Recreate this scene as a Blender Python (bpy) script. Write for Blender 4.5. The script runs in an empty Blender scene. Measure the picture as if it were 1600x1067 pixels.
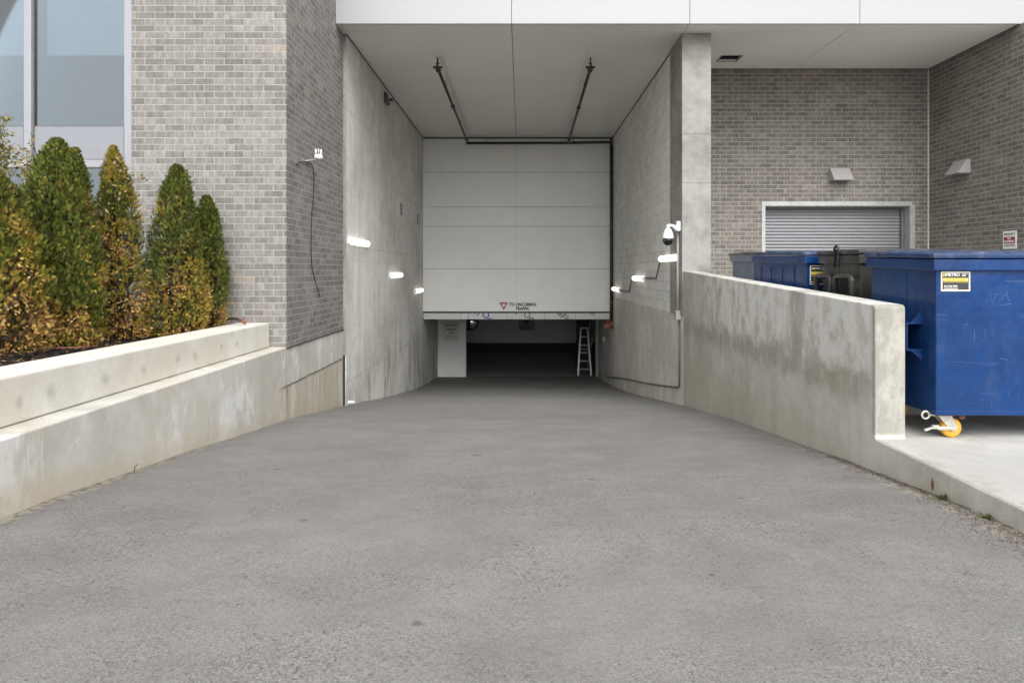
import bpy, bmesh, math, random
from mathutils import Vector, Matrix, noise as mnoise
R = math.radians
sc = bpy.context.scene
C = sc.collection

# ------------------------------------------------------------ camera, world, sun
E = 1.5                      # eye height above the street
F = 1060.0                   # focal length in pixels of the 1600 px wide photograph
VX, VY = 815.0, 423.0        # principal point
cam = bpy.data.cameras.new('camera'); camo = bpy.data.objects.new('camera', cam); C.objects.link(camo)
camo.location = (0, 0, E); camo.rotation_euler = (R(90), 0, 0)
cam.sensor_width = 36; cam.lens = F / 1600 * 36
cam.shift_x = -(VX - 800) / 1600; cam.shift_y = -(533.5 - VY) / 1600
cam.clip_start = 0.05; cam.clip_end = 1500
sc.camera = camo

SUN_EL, SUN_AZ = 44, 170      # azimuth from +Y towards +X
w = bpy.data.worlds.new("World"); sc.world = w; w.use_nodes = True
nt = w.node_tree; nt.nodes.clear()
sky = nt.nodes.new('ShaderNodeTexSky'); sky.sky_type = 'NISHITA'; sky.sun_disc = False
sky.sun_elevation = R(SUN_EL); sky.sun_rotation = R(SUN_AZ); sky.air_density = 1.0; sky.dust_density = 3.0; sky.ozone_density = 1.0
hs = nt.nodes.new('ShaderNodeHueSaturation'); hs.inputs['Saturation'].default_value = 0.06
bg = nt.nodes.new('ShaderNodeBackground'); bg.inputs['Strength'].default_value = 0.15
wo = nt.nodes.new('ShaderNodeOutputWorld')
nt.links.new(sky.outputs[0], hs.inputs['Color']); nt.links.new(hs.outputs[0], bg.inputs['Color']); nt.links.new(bg.outputs[0], wo.inputs[0])
sl = bpy.data.lights.new('sun', 'SUN'); sl.energy = 0.75; sl.angle = R(50); sl.color = (1.0, 0.965, 0.915)
so = bpy.data.objects.new('sun', sl); C.objects.link(so)
sd = Vector((math.sin(R(SUN_AZ)) * math.cos(R(SUN_EL)), math.cos(R(SUN_AZ)) * math.cos(R(SUN_EL)), math.sin(R(SUN_EL))))
so.rotation_euler = sd.to_track_quat('Z', 'Y').to_euler(); so.location = sd * 40
sc.view_settings.view_transform = 'Standard'; sc.view_settings.look = 'None'
sc.view_settings.gamma = 1; sc.view_settings.exposure = 1.1

# ------------------------------------------------------------ helpers: objects
def link(o, parent=None):
    C.objects.link(o)
    if parent: o.parent = parent
    return o
def tag(o, label=None, cat=None, group=None, kind=None):
    if label: o['label'] = label
    if cat: o['category'] = cat
    if group: o['group'] = group
    if kind: o['kind'] = kind
    return o
def empty(name, loc, label=None, cat=None, group=None):
    o = bpy.data.objects.new(name, None); o.empty_display_size = .2
    o.location = loc; link(o); return tag(o, label, cat, group)
class MB:
    """collects shapes in WORLD metres; build() links them as one mesh, box-projected uv in metres"""
    def __init__(s): s.bm = bmesh.new()
    def box(s, x0, x1, y0, y1, z0, z1):
        v = [s.bm.verts.new(p) for p in ((x0,y0,z0),(x1,y0,z0),(x1,y1,z0),(x0,y1,z0),(x0,y0,z1),(x1,y0,z1),(x1,y1,z1),(x0,y1,z1))]
        for f in ((0,3,2,1),(4,5,6,7),(0,1,5,4),(1,2,6,5),(2,3,7,6),(3,0,4,7)): s.bm.faces.new([v[i] for i in f])
        return v
    def hexa(s, pts):
        v = [s.bm.verts.new(p) for p in pts]
        for f in ((0,3,2,1),(4,5,6,7),(0,1,5,4),(1,2,6,5),(2,3,7,6),(3,0,4,7)): s.bm.faces.new([v[i] for i in f])
        return v
    def prism(s, poly, axis, a0, a1):
        """poly of 2d points extruded along axis from a0 to a1 (axis x: poly is y,z; y: x,z; z: x,y)"""
        def P(p, a): return (a, p[0], p[1]) if axis == 'x' else ((p[0], a, p[1]) if axis == 'y' else (p[0], p[1], a))
        A = [s.bm.verts.new(P(p, a0)) for p in poly]; B = [s.bm.verts.new(P(p, a1)) for p in poly]
        n = len(poly)
        s.bm.faces.new(A); s.bm.faces.new(B[::-1])
        for i in range(n): s.bm.faces.new((A[i], B[i], B[(i+1) % n], A[(i+1) % n]))
        return s
    def tube(s, pts, r, seg=10, cap=True):
        pts = [Vector(p) for p in pts]; n = len(pts)
        rs = r if isinstance(r, (list, tuple)) else [r] * n
        rings = []; up = None
        for i, p in enumerate(pts):
            d = (pts[min(i+1, n-1)] - pts[max(i-1, 0)])
            d = d.normalized() if d.length > 1e-9 else Vector((0,0,1))
            if up is None: up = d.orthogonal().normalized()
            up = (up - d * up.dot(d)); up = up.normalized() if up.length > 1e-6 else d.orthogonal().normalized()
            q = d.cross(up)
            k = 1.0
            if 0 < i < n-1:
                a = (pts[i]-pts[i-1]).normalized(); b = (pts[i+1]-pts[i]).normalized()
                k = 1 / max(.6, math.cos(a.angle(b) / 2)) if a.length and b.length else 1
            rings.append([s.bm.verts.new(p + (up * math.cos(2*math.pi*j/seg) + q * math.sin(2*math.pi*j/seg)) * rs[i] * k) for j in range(seg)])
        for i in range(n-1):
            for j in range(seg):
                f = s.bm.faces.new((rings[i][j], rings[i][(j+1) % seg], rings[i+1][(j+1) % seg], rings[i+1][j])); f.smooth = True
        if cap: s.bm.faces.new(rings[0][::-1]); s.bm.faces.new(rings[-1])
        return s
    def lathe(s, prof, c, axis='z', seg=24, smooth=True):
        """prof: list of (r, h) along axis from centre c"""
        rings = []
        for r, h in prof:
            ring = []
            for j in range(seg):
                a = 2*math.pi*j/seg; u, v = r*math.cos(a), r*math.sin(a)
                p = (c[0]+u, c[1]+v, c[2]+h) if axis == 'z' else ((c[0]+h, c[1]+u, c[2]+v) if axis == 'x' else (c[0]+u, c[1]+h, c[2]+v))
                ring.append(s.bm.verts.new(p))
            rings.append(ring)
        for i in range(len(rings)-1):
            for j in range(seg):
                f = s.bm.faces.new((rings[i][j], rings[i][(j+1) % seg], rings[i+1][(j+1) % seg], rings[i+1][j])); f.smooth = smooth
        s.bm.faces.new(rings[0][::-1]); s.bm.faces.new(rings[-1])
        return s
    def build(s, name, mat, parent=None, bevel=0, seg=2, smooth=False, recalc=True):
        if recalc: bmesh.ops.recalc_face_normals(s.bm, faces=s.bm.faces[:])
        uv = s.bm.loops.layers.uv.new('UVMap')
        for f in s.bm.faces:
            n = f.normal; a = (abs(n.x), abs(n.y), abs(n.z))
            for l in f.loops:
                c = l.vert.co
                if a[2] >= a[0] and a[2] >= a[1]: l[uv].uv = (c.x, c.y)
                elif a[0] >= a[1]: l[uv].uv = (c.y, c.z)
                else: l[uv].uv = (c.x, c.z)
        me = bpy.data.meshes.new(name); s.bm.to_mesh(me); s.bm.free()
        me.materials.append(mat)
        o = bpy.data.objects.new(name, me); link(o)
        if parent is not None:
            o.parent = parent
            wl = Vector((0,0,0)); q = parent
            while q is not None: wl += q.location; q = q.parent
            me.transform(Matrix.Translation(-wl))
        if bevel:
            m = o.modifiers.new('bevel', 'BEVEL'); m.width = bevel; m.segments = seg; m.limit_method = 'ANGLE'; m.angle_limit = R(40)
        if smooth:
            for p in me.polygons: p.use_smooth = True
        return o
def at(px, py, Y): return Vector(((px - VX) / F * Y, Y, E - (py - VY) / F * Y))
def wl(X, px, py):
    """point of the plane x = X seen at pixel px, py"""
    Y = X * F / (px - VX); return Vector((X, Y, E - (py - VY) / F * Y))
def text(name, body, loc, size, mat, parent, rot=(R(90), 0, 0), sx=1.0, clip=None, depth=.0008, bold=0.0, spin=0):
    cu = bpy.data.curves.new(name, 'FONT'); cu.body = body; cu.size = size; cu.align_x = 'CENTER'; cu.align_y = 'CENTER'
    cu.extrude = depth; cu.offset = bold; cu.resolution_u = 3
    t = bpy.data.objects.new(name + '_src', cu)
    C.objects.link(t); dg = bpy.context.evaluated_depsgraph_get(); dg.update()
    me = bpy.data.meshes.new_from_object(t.evaluated_get(dg)); C.objects.unlink(t); bpy.data.objects.remove(t)
    from mathutils import Euler
    M = Matrix.Translation(Vector(loc)) @ Euler(rot).to_matrix().to_4x4() @ Matrix.Rotation(spin, 4, 'Z') @ Matrix.Diagonal((sx, 1, 1, 1))
    me.transform(M)
    if clip:
        bm = bmesh.new(); bm.from_mesh(me)
        for co, no in clip:
            bmesh.ops.bisect_plane(bm, geom=bm.verts[:] + bm.edges[:] + bm.faces[:], plane_co=co, plane_no=no, clear_outer=True)
        bm.to_mesh(me); bm.free()
    me.materials.clear(); me.materials.append(mat); me.name = name
    o = bpy.data.objects.new(name, me); link(o, parent)
    q = parent; off = Vector((0,0,0))
    while q is not None: off += q.location; q = q.parent
    me.transform(Matrix.Translation(-off))
    return o

# ------------------------------------------------------------ helpers: materials
class SH:
    def __init__(s, name):
        s.m = bpy.data.materials.new(name); s.m.use_nodes = True; s.t = s.m.node_tree; s.t.nodes.clear()
        s.out = s.t.nodes.new('ShaderNodeOutputMaterial'); s.b = s.t.nodes.new('ShaderNodeBsdfPrincipled')
        s.t.links.new(s.b.outputs[0], s.out.inputs[0]); s._pos = None
    def n(s, typ, **kw):
        nd = s.t.nodes.new(typ)
        for k, v in kw.items(): setattr(nd, k, v)
        return nd
    def L(s, a, sock):
        if isinstance(a, (int, float)): sock.default_value = a
        elif isinstance(a, (tuple, list)):
            sock.default_value = (*a, 1.0) if (len(a) == 3 and sock.type == 'RGBA') else a
        else: s.t.links.new(a, sock)
    def pos(s):
        if s._pos is None: s._pos = s.n('ShaderNodeNewGeometry').outputs['Position']
        return s._pos
    def xyz(s, v):
        nd = s.n('ShaderNodeSeparateXYZ'); s.L(v, nd.inputs[0]); return nd.outputs[0], nd.outputs[1], nd.outputs[2]
    def comb(s, x, y, z=0.0):
        nd = s.n('ShaderNodeCombineXYZ'); s.L(x, nd.inputs[0]); s.L(y, nd.inputs[1]); s.L(z, nd.inputs[2]); return nd.outputs[0]
    def m_(s, op, a, b=0.0, c=0.0, clamp=False):
        nd = s.n('ShaderNodeMath', operation=op, use_clamp=clamp); s.L(a, nd.inputs[0]); s.L(b, nd.inputs[1])
        if len(nd.inputs) > 2: s.L(c, nd.inputs[2])
        return nd.outputs[0]
    def vm(s, op, a, b=(0,0,0)):
        nd = s.n('ShaderNodeVectorMath', operation=op); s.L(a, nd.inputs[0]); s.L(b, nd.inputs[1])
        return nd.outputs['Value'] if op in ('LENGTH', 'DISTANCE', 'DOT_PRODUCT') else nd.outputs[0]
    def noise(s, vec, scale, detail=4, rough=.55, dist=0.0, col=False):
        nd = s.n('ShaderNodeTexNoise'); s.L(vec, nd.inputs['Vector']); nd.inputs['Scale'].default_value = scale
        nd.inputs['Detail'].default_value = detail; nd.inputs['Roughness'].default_value = rough; nd.inputs['Distortion'].default_value = dist
        return nd.outputs['Color'] if col else nd.outputs['Fac']
    def vor(s, vec, scale, out='Distance', feature='F1', rand=1.0):
        nd = s.n('ShaderNodeTexVoronoi', feature=feature); s.L(vec, nd.inputs['Vector']); nd.inputs['Scale'].default_value = scale
        nd.inputs['Randomness'].default_value = rand; return nd.outputs[out]
    def white(s, vec):
        nd = s.n('ShaderNodeTexWhiteNoise', noise_dimensions='3D'); s.L(vec, nd.inputs[0]); return nd.outputs['Value'], nd.outputs['Color']
    def step(s, x, a, b):
        """smooth 0..1 as x goes a..b (a may be > b)"""
        nd = s.n('ShaderNodeMapRange', interpolation_type='SMOOTHSTEP'); s.L(x, nd.inputs['Value'])
        if a < b: nd.inputs['From Min'].default_value, nd.inputs['From Max'].default_value = a, b; nd.inputs['To Min'].default_value = 0; nd.inputs['To Max'].default_value = 1
        else: nd.inputs['From Min'].default_value, nd.inputs['From Max'].default_value = b, a; nd.inputs['To Min'].default_value = 1; nd.inputs['To Max'].default_value = 0
        return nd.outputs[0]
    def mix(s, f, a, b, mode='MIX'):
        nd = s.n('ShaderNodeMix', data_type='RGBA', blend_type=mode); s.L(f, nd.inputs[0]); s.L(a, nd.inputs[6]); s.L(b, nd.inputs[7]); return nd.outputs[2]
    def ramp(s, f, stops):
        nd = s.n('ShaderNodeValToRGB'); s.L(f, nd.inputs[0]); cr = nd.color_ramp
        while len(cr.elements) < len(stops): cr.elements.new(.5)
        for e, (p, c) in zip(cr.elements, stops): e.position = p; e.color = (*c, 1) if len(c) == 3 else c
        return nd.outputs[0]
    def bump(s, h, strength=.3, dist=.01, prev=None):
        nd = s.n('ShaderNodeBump'); nd.inputs['Strength'].default_value = strength; nd.inputs['Distance'].default_value = dist
        s.L(h, nd.inputs['Height'])
        if prev is not None: s.t.links.new(prev, nd.inputs['Normal'])
        return nd.outputs[0]
    def done(s, col=None, rough=.8, metal=0.0, spec=None, nrm=None, **kw):
        if col is not None: s.L(col, s.b.inputs['Base Color'])
        s.L(rough, s.b.inputs['Roughness']); s.L(metal, s.b.inputs['Metallic'])
        if spec is not None: s.b.inputs['Specular IOR Level'].default_value = spec
        if nrm is not None: s.t.links.new(nrm, s.b.inputs['Normal'])
        for k, v in kw.items(): s.L(v, s.b.inputs[k.replace('_', ' ')])
        return s.m

def g1(v): return (v, v, v)
def plain(name, col, rough=.5, metal=0.0, var=.12, scale=6, bump=0.0, spec=None, dirt=0.0):
    s = SH(name); p = s.pos()
    n1 = s.noise(p, scale, 5, .6); n2 = s.noise(p, scale * 12, 3, .6)
    k = s.m_('ADD', s.m_('MULTIPLY', n1, .7), s.m_('MULTIPLY', n2, .3))
    c = s.mix(s.step(k, .3, .7), tuple(x * (1 - var) for x in col), tuple(min(1, x * (1 + var)) for x in col))
    if dirt:
        d = s.step(s.noise(s.vm('MULTIPLY', p, (1, 1, .3)), 5, 8, .7), .52, .75)
        c = s.mix(s.m_('MULTIPLY', d, dirt), c, (.13, .11, .085))
    r = s.m_('ADD', s.m_('MULTIPLY', n1, .2), rough - .1)
    return s.done(c, r, metal, spec, s.bump(n2, bump, .004) if bump else None)

def concrete(name, lo, hi, streak=.5, eff=0.0, effc=(.62, .62, .6), tan=0.0, tanc=(.42, .36, .27), spots=(), seam=None, special=None, bug=.6, rough=.85, zgrad=None, big=.55):
    """cast concrete: blotches, run-down streaks, bug holes, faint form seams"""
    s = SH(name); p = s.pos(); x, y, z = s.xyz(p)
    warp = s.vm('ADD', p, s.vm('SCALE', s.noise(p, 1.5, 3, .5, col=True), (0,0,0)))
    A = s.noise(p, big, 7, .62, .3); B = s.noise(s.vm('MULTIPLY', p, (1, 1, .12)), 3.2, 6, .65, .2)
    D = s.noise(p, 5.0, 6, .7); Fi = s.noise(p, 70, 3, .6)
    k = s.m_('ADD', s.m_('MULTIPLY', A, .55), s.m_('MULTIPLY', B, streak * .55)); k = s.m_('ADD', k, s.m_('MULTIPLY', D, .3))
    mid = .275 + streak * .275 + .15
    c = s.mix(s.step(k, mid - .13, mid + .13), lo, hi)
    if tan:
        T = s.step(s.noise(s.vm('ADD', p, (7.3, 1.1, 4.2)), .9, 6, .6, .5), .42, .62)
        c = s.mix(s.m_('MULTIPLY', T, tan), c, tanc)
    if eff:
        W = s.noise(s.vm('MULTIPLY', s.vm('ADD', p, (3, 9, 5)), (1, 1, .55)), 1.7, 9, .68, .4)
        c = s.mix(s.m_('MULTIPLY', s.step(W, .5, .6), eff), c, effc)
    if special: c = special(s, c, x, y, z, p)
    for (sx_, sy_, sz_, r, st) in spots:
        d = s.vm('LENGTH', s.vm('MULTIPLY', s.vm('SUBTRACT', s.vm('ADD', p, s.comb(0.0, s.m_('MULTIPLY', D, .12), s.m_('MULTIPLY', D, .12))), (sx_, sy_ + .06, sz_ + .06)), (0, 1 / r, 1 / r)))
        c = s.mix(s.m_('MULTIPLY', s.step(d, 1.0, .1), st), c, tuple(v * .45 for v in lo))
    if seam:
        pv, ph, oy, oz = seam
        fy = s.m_('PINGPONG', s.m_('ADD', y, oy), pv / 2); fz = s.m_('PINGPONG', s.m_('ADD', z, oz), ph / 2)
        ln = s.m_('MAXIMUM', s.step(fy, .012, .002), s.step(fz, .012, .002))
        c = s.mix(s.m_('MULTIPLY', ln, .45), c, tuple(v * .55 for v in lo))
        th = s.vm('LENGTH', s.comb(s.m_('SUBTRACT', s.m_('PINGPONG', s.m_('ADD', y, oy), pv / 4), .15), s.m_('SUBTRACT', s.m_('PINGPONG', s.m_('ADD', z, oz), ph / 4), .25), 0.0))
        c = s.mix(s.m_('MULTIPLY', s.step(th, .028, .016), .45), c, tuple(v * .5 for v in lo))
    bh = s.vor(s.vm('MULTIPLY', p, (1, 1, .8)), 16); hole = s.m_('MULTIPLY', s.step(bh, .09, .05), s.step(s.noise(p, 2.0, 2), .48, .56))
    c = s.mix(s.m_('MULTIPLY', hole, bug), c, tuple(v * .4 for v in lo))
    c = s.mix(s.m_('MULTIPLY', s.m_('SUBTRACT', Fi, .5), .5), c, (1, 1, 1), 'ADD') if False else s.mix(.35, c, s.mix(s.step(Fi, .3, .7), g1(.78), g1(1.0)), 'MULTIPLY')
    h = s.m_('SUBTRACT', s.m_('ADD', s.m_('MULTIPLY', Fi, .4), s.m_('MULTIPLY', D, .8)), s.m_('MULTIPLY', hole, 1.2))
    return s.done(c, rough, 0, .35, s.bump(h, .35, .006))

def brick(name, gain=1.0, warm=(1.0, .985, .96), voff=0.0, mort=.46):
    s = SH(name); uvn = s.n('ShaderNodeTexCoord').outputs['UV']; p = s.pos()
    W, H = .2667, .0889
    jit = s.noise(p, 9, 2, .5, col=True)
    uv = s.vm('ADD', uvn, s.vm('MULTIPLY', s.vm('SUBTRACT', jit, (.5, .5, .5)), (.007, .005, 0)))
    u, v, _ = s.xyz(uv); v = s.m_('ADD', v, voff + 100 * H); u = s.m_('ADD', u, 200 * W)
    row = s.m_('FLOOR', s.m_('DIVIDE', v, H)); odd = s.m_('MULTIPLY', s.m_('MODULO', row, 2.0), .5)
    uu = s.m_('ADD', s.m_('DIVIDE', u, W), odd); col = s.m_('FLOOR', uu)
    fu = s.m_('FRACT', uu); fv = s.m_('FRACT', s.m_('DIVIDE', v, H))
    du = s.m_('MULTIPLY', s.m_('PINGPONG', fu, .5), W); dv = s.m_('MULTIPLY', s.m_('PINGPONG', fv, .5), H)
    ed = s.m_('MINIMUM', du, dv)
    ed = s.m_('ADD', ed, s.m_('MULTIPLY', s.m_('SUBTRACT', s.noise(p, 60, 3), .5), .004))
    brk = s.step(ed, .0042, .0068)
    rnd, rc = s.white(s.comb(col, row, 1.0)); r1, r2, r3 = s.xyz(rc)
    # smoky streaks inside each unit
    sm = s.noise(s.comb(s.m_('ADD', s.m_('MULTIPLY', u, 1.0), s.m_('MULTIPLY', r2, 40.0)), s.m_('ADD', s.m_('MULTIPLY', v, .28), s.m_('MULTIPLY', r3, 9.0)), 0.0), 16, 4, .55)
    tone = s.m_('ADD', s.m_('MULTIPLY', rnd, .55), s.m_('MULTIPLY', s.step(sm, .3, .68), .55))
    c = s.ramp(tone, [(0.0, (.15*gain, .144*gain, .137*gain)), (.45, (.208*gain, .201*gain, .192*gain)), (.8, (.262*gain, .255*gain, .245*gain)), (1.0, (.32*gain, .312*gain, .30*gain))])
    odd1 = s.step(r1, .994, .996)
    c = s.mix(s.m_('MULTIPLY', odd1, .28), c, (.36*gain, .25*gain, .16*gain))
    hz = s.noise(p, 1.1, 5, .6)
    wash = s.m_('MULTIPLY', s.step(s.noise(p, 2.3, 7, .7), .52, .72), .22)
    c = s.mix(wash, c, g1(.42 * gain))
    c = s.mix(1.0, c, s.mix(s.step(hz, .3, .7), (.88, .87, .86), (1.06, 1.05, 1.04)), 'MULTIPLY')
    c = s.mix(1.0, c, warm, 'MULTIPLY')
    mc = s.mix(s.step(s.noise(p, 25, 4), .3, .7), (mort*.82, mort*.8, mort*.76), (mort, mort*.985, mort*.95))
    c = s.mix(brk, mc, c)
    fine = s.noise(p, 120, 3, .6)
    c = s.mix(.5, c, s.mix(s.step(fine, .25, .7), g1(.75), g1(1.05)), 'MULTIPLY')
    nr = s.bump(s.m_('ADD', s.m_('MULTIPLY', brk, 1.0), s.m_('MULTIPLY', fine, .18)), .75, .007)
    return s.done(c, .88, 0, .3, nr)

M = {}
# asphalt: worn, dusty, coarse chip, patches, dirt against the right kerb
def asphalt():
    s = SH('asphalt'); p = s.pos(); x, y, z = s.xyz(p)
    big = s.noise(s.vm('MULTIPLY', p, (.55, 1, 1)), .55, 6, .6, .6); patch = s.noise(s.vm('MULTIPLY', p, (.7, 1, 1)), 2.2, 8, .72, .5)
    chip = s.vor(p, 140, 'Color'); ch, _, _ = s.xyz(chip); chd = s.vor(p, 140)
    f2 = s.noise(p, 85, 4, .85); f3 = s.noise(p, 45, 4, .7)
    rough_zone = s.step(s.noise(s.vm('ADD', p, (5, 2, 1)), 1.1, 6, .7, .8), .4, .62)
    c = s.mix(s.step(s.m_('ADD', s.m_('MULTIPLY', big, .35), s.m_('MULTIPLY', patch, .65)), .36, .64), (.168, .163, .155), (.212, .207, .198))
    sp = s.m_('ADD', s.m_('MULTIPLY', ch, .45), s.m_('MULTIPLY', s.step(f2, .3, .7), .55))
    spc = s.mix(s.step(sp, .2, .85), g1(.60), g1(1.36))
    c = s.mix(s.m_('ADD', .38, s.m_('MULTIPLY', rough_zone, .4)), c, spc, 'MULTIPLY')
    pits = s.m_('MULTIPLY', s.step(s.noise(p, 42, 6, .85), .57, .63), s.m_('ADD', .30, s.m_('MULTIPLY', rough_zone, .70)))
    c = s.mix(pits, c, (.062, .06, .057))
    lt = s.step(s.vor(s.vm('ADD', p, (1, 3, 0)), 38), .09, .05); c = s.mix(s.m_('MULTIPLY', lt, .6), c, (.42, .41, .38))
    dk = s.step(s.vor(s.vm('ADD', p, (4, 1, 0)), 2.1), .035, .022); c = s.mix(s.m_('MULTIPLY', dk, .6), c, (.06, .058, .055))
    for (ox, oy, orad) in ((-.43, 2.9, .035), (.95, 3.35, .022), (-1.3, 4.1, .03), (.55, 5.2, .05), (-.4, 6.3, .07), (1.5, 4.6, .03), (-2.0, 5.6, .04)):
        od = s.vm('LENGTH', s.vm('MULTIPLY', s.vm('SUBTRACT', s.vm('ADD', p, s.comb(s.m_('MULTIPLY', f3, .03), s.m_('MULTIPLY', f3, .03))), (ox, oy, 0)), (1 / orad, 1 / orad, 0)))
        c = s.mix(s.m_('MULTIPLY', s.step(od, 1.0, .35), .55), c, (.05, .048, .046))
    # sealed seams of earth along both walls
    e = s.m_('MAXIMUM', s.step(x, 2.45, 2.86), s.step(x, -2.9, -3.16)); en = s.noise(s.vm('MULTIPLY', p, (2, 1, 1)), 3.5, 7, .7)
    ef = s.m_('MULTIPLY', s.step(s.m_('ADD', e, s.m_('MULTIPLY', en, .8)), .85, 1.25), s.step(y, 8.5, 5.0))
    c = s.mix(s.m_('MULTIPLY', ef, .75), c, s.mix(s.step(s.noise(p, 12, 6, .7), .4, .6), (.12, .10, .075), (.34, .31, .26)))
    # asphalt tone drops slightly along the covered stretch
    cov = s.step(s.m_('ADD', y, s.m_('MULTIPLY', s.m_('SUBTRACT', big, .5), 4.0)), 9.0, 20.0)
    c = s.mix(cov, c, s.mix(1.0, c, (.95, .95, .94), 'MULTIPLY'))
    h = s.m_('ADD', s.m_('MULTIPLY', chd, -1.0), s.m_('ADD', s.m_('MULTIPLY', f3, .8), s.m_('MULTIPLY', pits, -1.5)))
    return s.done(c, .88, 0, .35, s.bump(h, .6, .004))
M['asphalt'] = asphalt()
M['brick'] = brick('grey_brick', .98, mort=.42)
M['brick_right'] = brick('grey_brick_soffit_shade', .80, warm=(1.0, .955, .875), mort=.42)  # same grey brick, soffit shade painted in as a darker, warmer tone
# -- left lower wall
def sp_left(s, c, x, y, z, p):
    n = s.noise(p, 9, 5, .7); n2 = s.noise(s.vm('MULTIPLY', p, (1, 1, .08)), 9, 5, .7)
    gz = s.m_('ADD', s.m_('MULTIPLY', y, -.125), 1.5 + E - 2.46)                 # ~ ramp level
    low = s.step(s.m_('ADD', s.m_('SUBTRACT', z, gz), s.m_('MULTIPLY', s.m_('SUBTRACT', s.noise(p, 2.2, 6, .65), .5), .7)), .26, .05)
    c = s.mix(s.m_('MULTIPLY', low, .55), c, (.50, .43, .32))
    past = s.step(y, 8.7, 9.2)
    jl = E - 1.56
    under = s.m_('MULTIPLY', past, s.step(z, jl, jl - .02))
    c = s.mix(s.m_('MULTIPLY', under, s.step(n2, .3, .6)), c, (.47, .41, .32))
    c = s.mix(s.m_('MULTIPLY', under, s.m_('MULTIPLY', s.step(n2, .60, .68), .6)), c, (.16, .12, .07))
    d = s.m_('ABSOLUTE', s.m_('SUBTRACT', s.m_('ADD', z, s.m_('MULTIPLY', s.m_('SUBTRACT', n, .5), .05)), jl))
    cr = s.m_('MULTIPLY', s.step(d, .022, .004), past)
    c = s.mix(s.m_('MULTIPLY', cr, .85), c, (.07, .055, .035))
    j = s.step(s.m_('ABSOLUTE', s.m_('SUBTRACT', y, 9.15)), .018, .003)
    return s.mix(s.m_('MULTIPLY', j, .6), c, (.14, .13, .11))
M['conc_low'] = concrete('weathered_wall_concrete', (.46, .445, .40), (.62, .605, .565), .5, eff=.75, effc=(.72, .72, .70), tan=.4, tanc=(.50, .445, .36), special=sp_left, bug=.5)
pl_sp = [( -3.39, wl(-3.39, a, b).y, wl(-3.39, a, b).z, r * .9, .42) for a, b, r in ((165,592,.09),(80,612,.10),(30,630,.07),(225,578,.08),(278,560,.07),(305,555,.09),(346,542,.06),(370,537,.07),(362,524,.04))]
M['conc_planter'] = concrete('pale_planter_concrete', (.60, .575, .515), (.73, .71, .655), .35, tan=.5, tanc=(.60, .54, .45), spots=pl_sp, bug=.7)
# -- left tall wall
def sp_tall(s, c, x, y, z, p):
    n = s.noise(s.vm('MULTIPLY', p, (1, 1, .4)), 7, 5, .7)
    d = s.m_('ABSOLUTE', s.m_('SUBTRACT', s.m_('ADD', y, s.m_('MULTIPLY', n, .12)), 13.08))
    st = s.m_('MULTIPLY', s.step(d, .12, .02), s.m_('MULTIPLY', s.step(z, E - 1.4, E + .4), s.step(z, E + 3.2, E + 2.2)))
    c = s.mix(s.m_('MULTIPLY', st, .6), c, (.55, .55, .52))
    # pale horizontal lift joint
    d = s.m_('ABSOLUTE', s.m_('SUBTRACT', s.m_('ADD', z, s.m_('MULTIPLY', n, .1)), E + 2.03))
    c = s.mix(s.m_('MULTIPLY', s.step(d, .06, .01), .3), c, (.52, .51, .47))
    # damp smudges low down
    sm = s.m_('MULTIPLY', s.step(s.noise(s.vm('MULTIPLY', p, (1, 1, .25)), 2.6, 5, .6), .5, .62), s.m_('MULTIPLY', s.step(z, E - 1.6, E - 2.2), .5))
    return s.mix(sm, c, (.13, .13, .125))
M['conc_tall'] = concrete('tall_wall_concrete', (.50, .49, .45), (.78, .77, .73), .38, eff=.3, effc=(.76, .76, .73), seam=(1.22, 2.44, .3, .5), special=sp_tall, bug=.35, big=.45)
M['conc_inner'] = concrete('ramp_wall_concrete', (.52, .505, .46), (.74, .725, .675), .4, tan=.35, tanc=(.52, .48, .39), seam=(2.44, 2.6, .9, .3), bug=.4)
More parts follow.
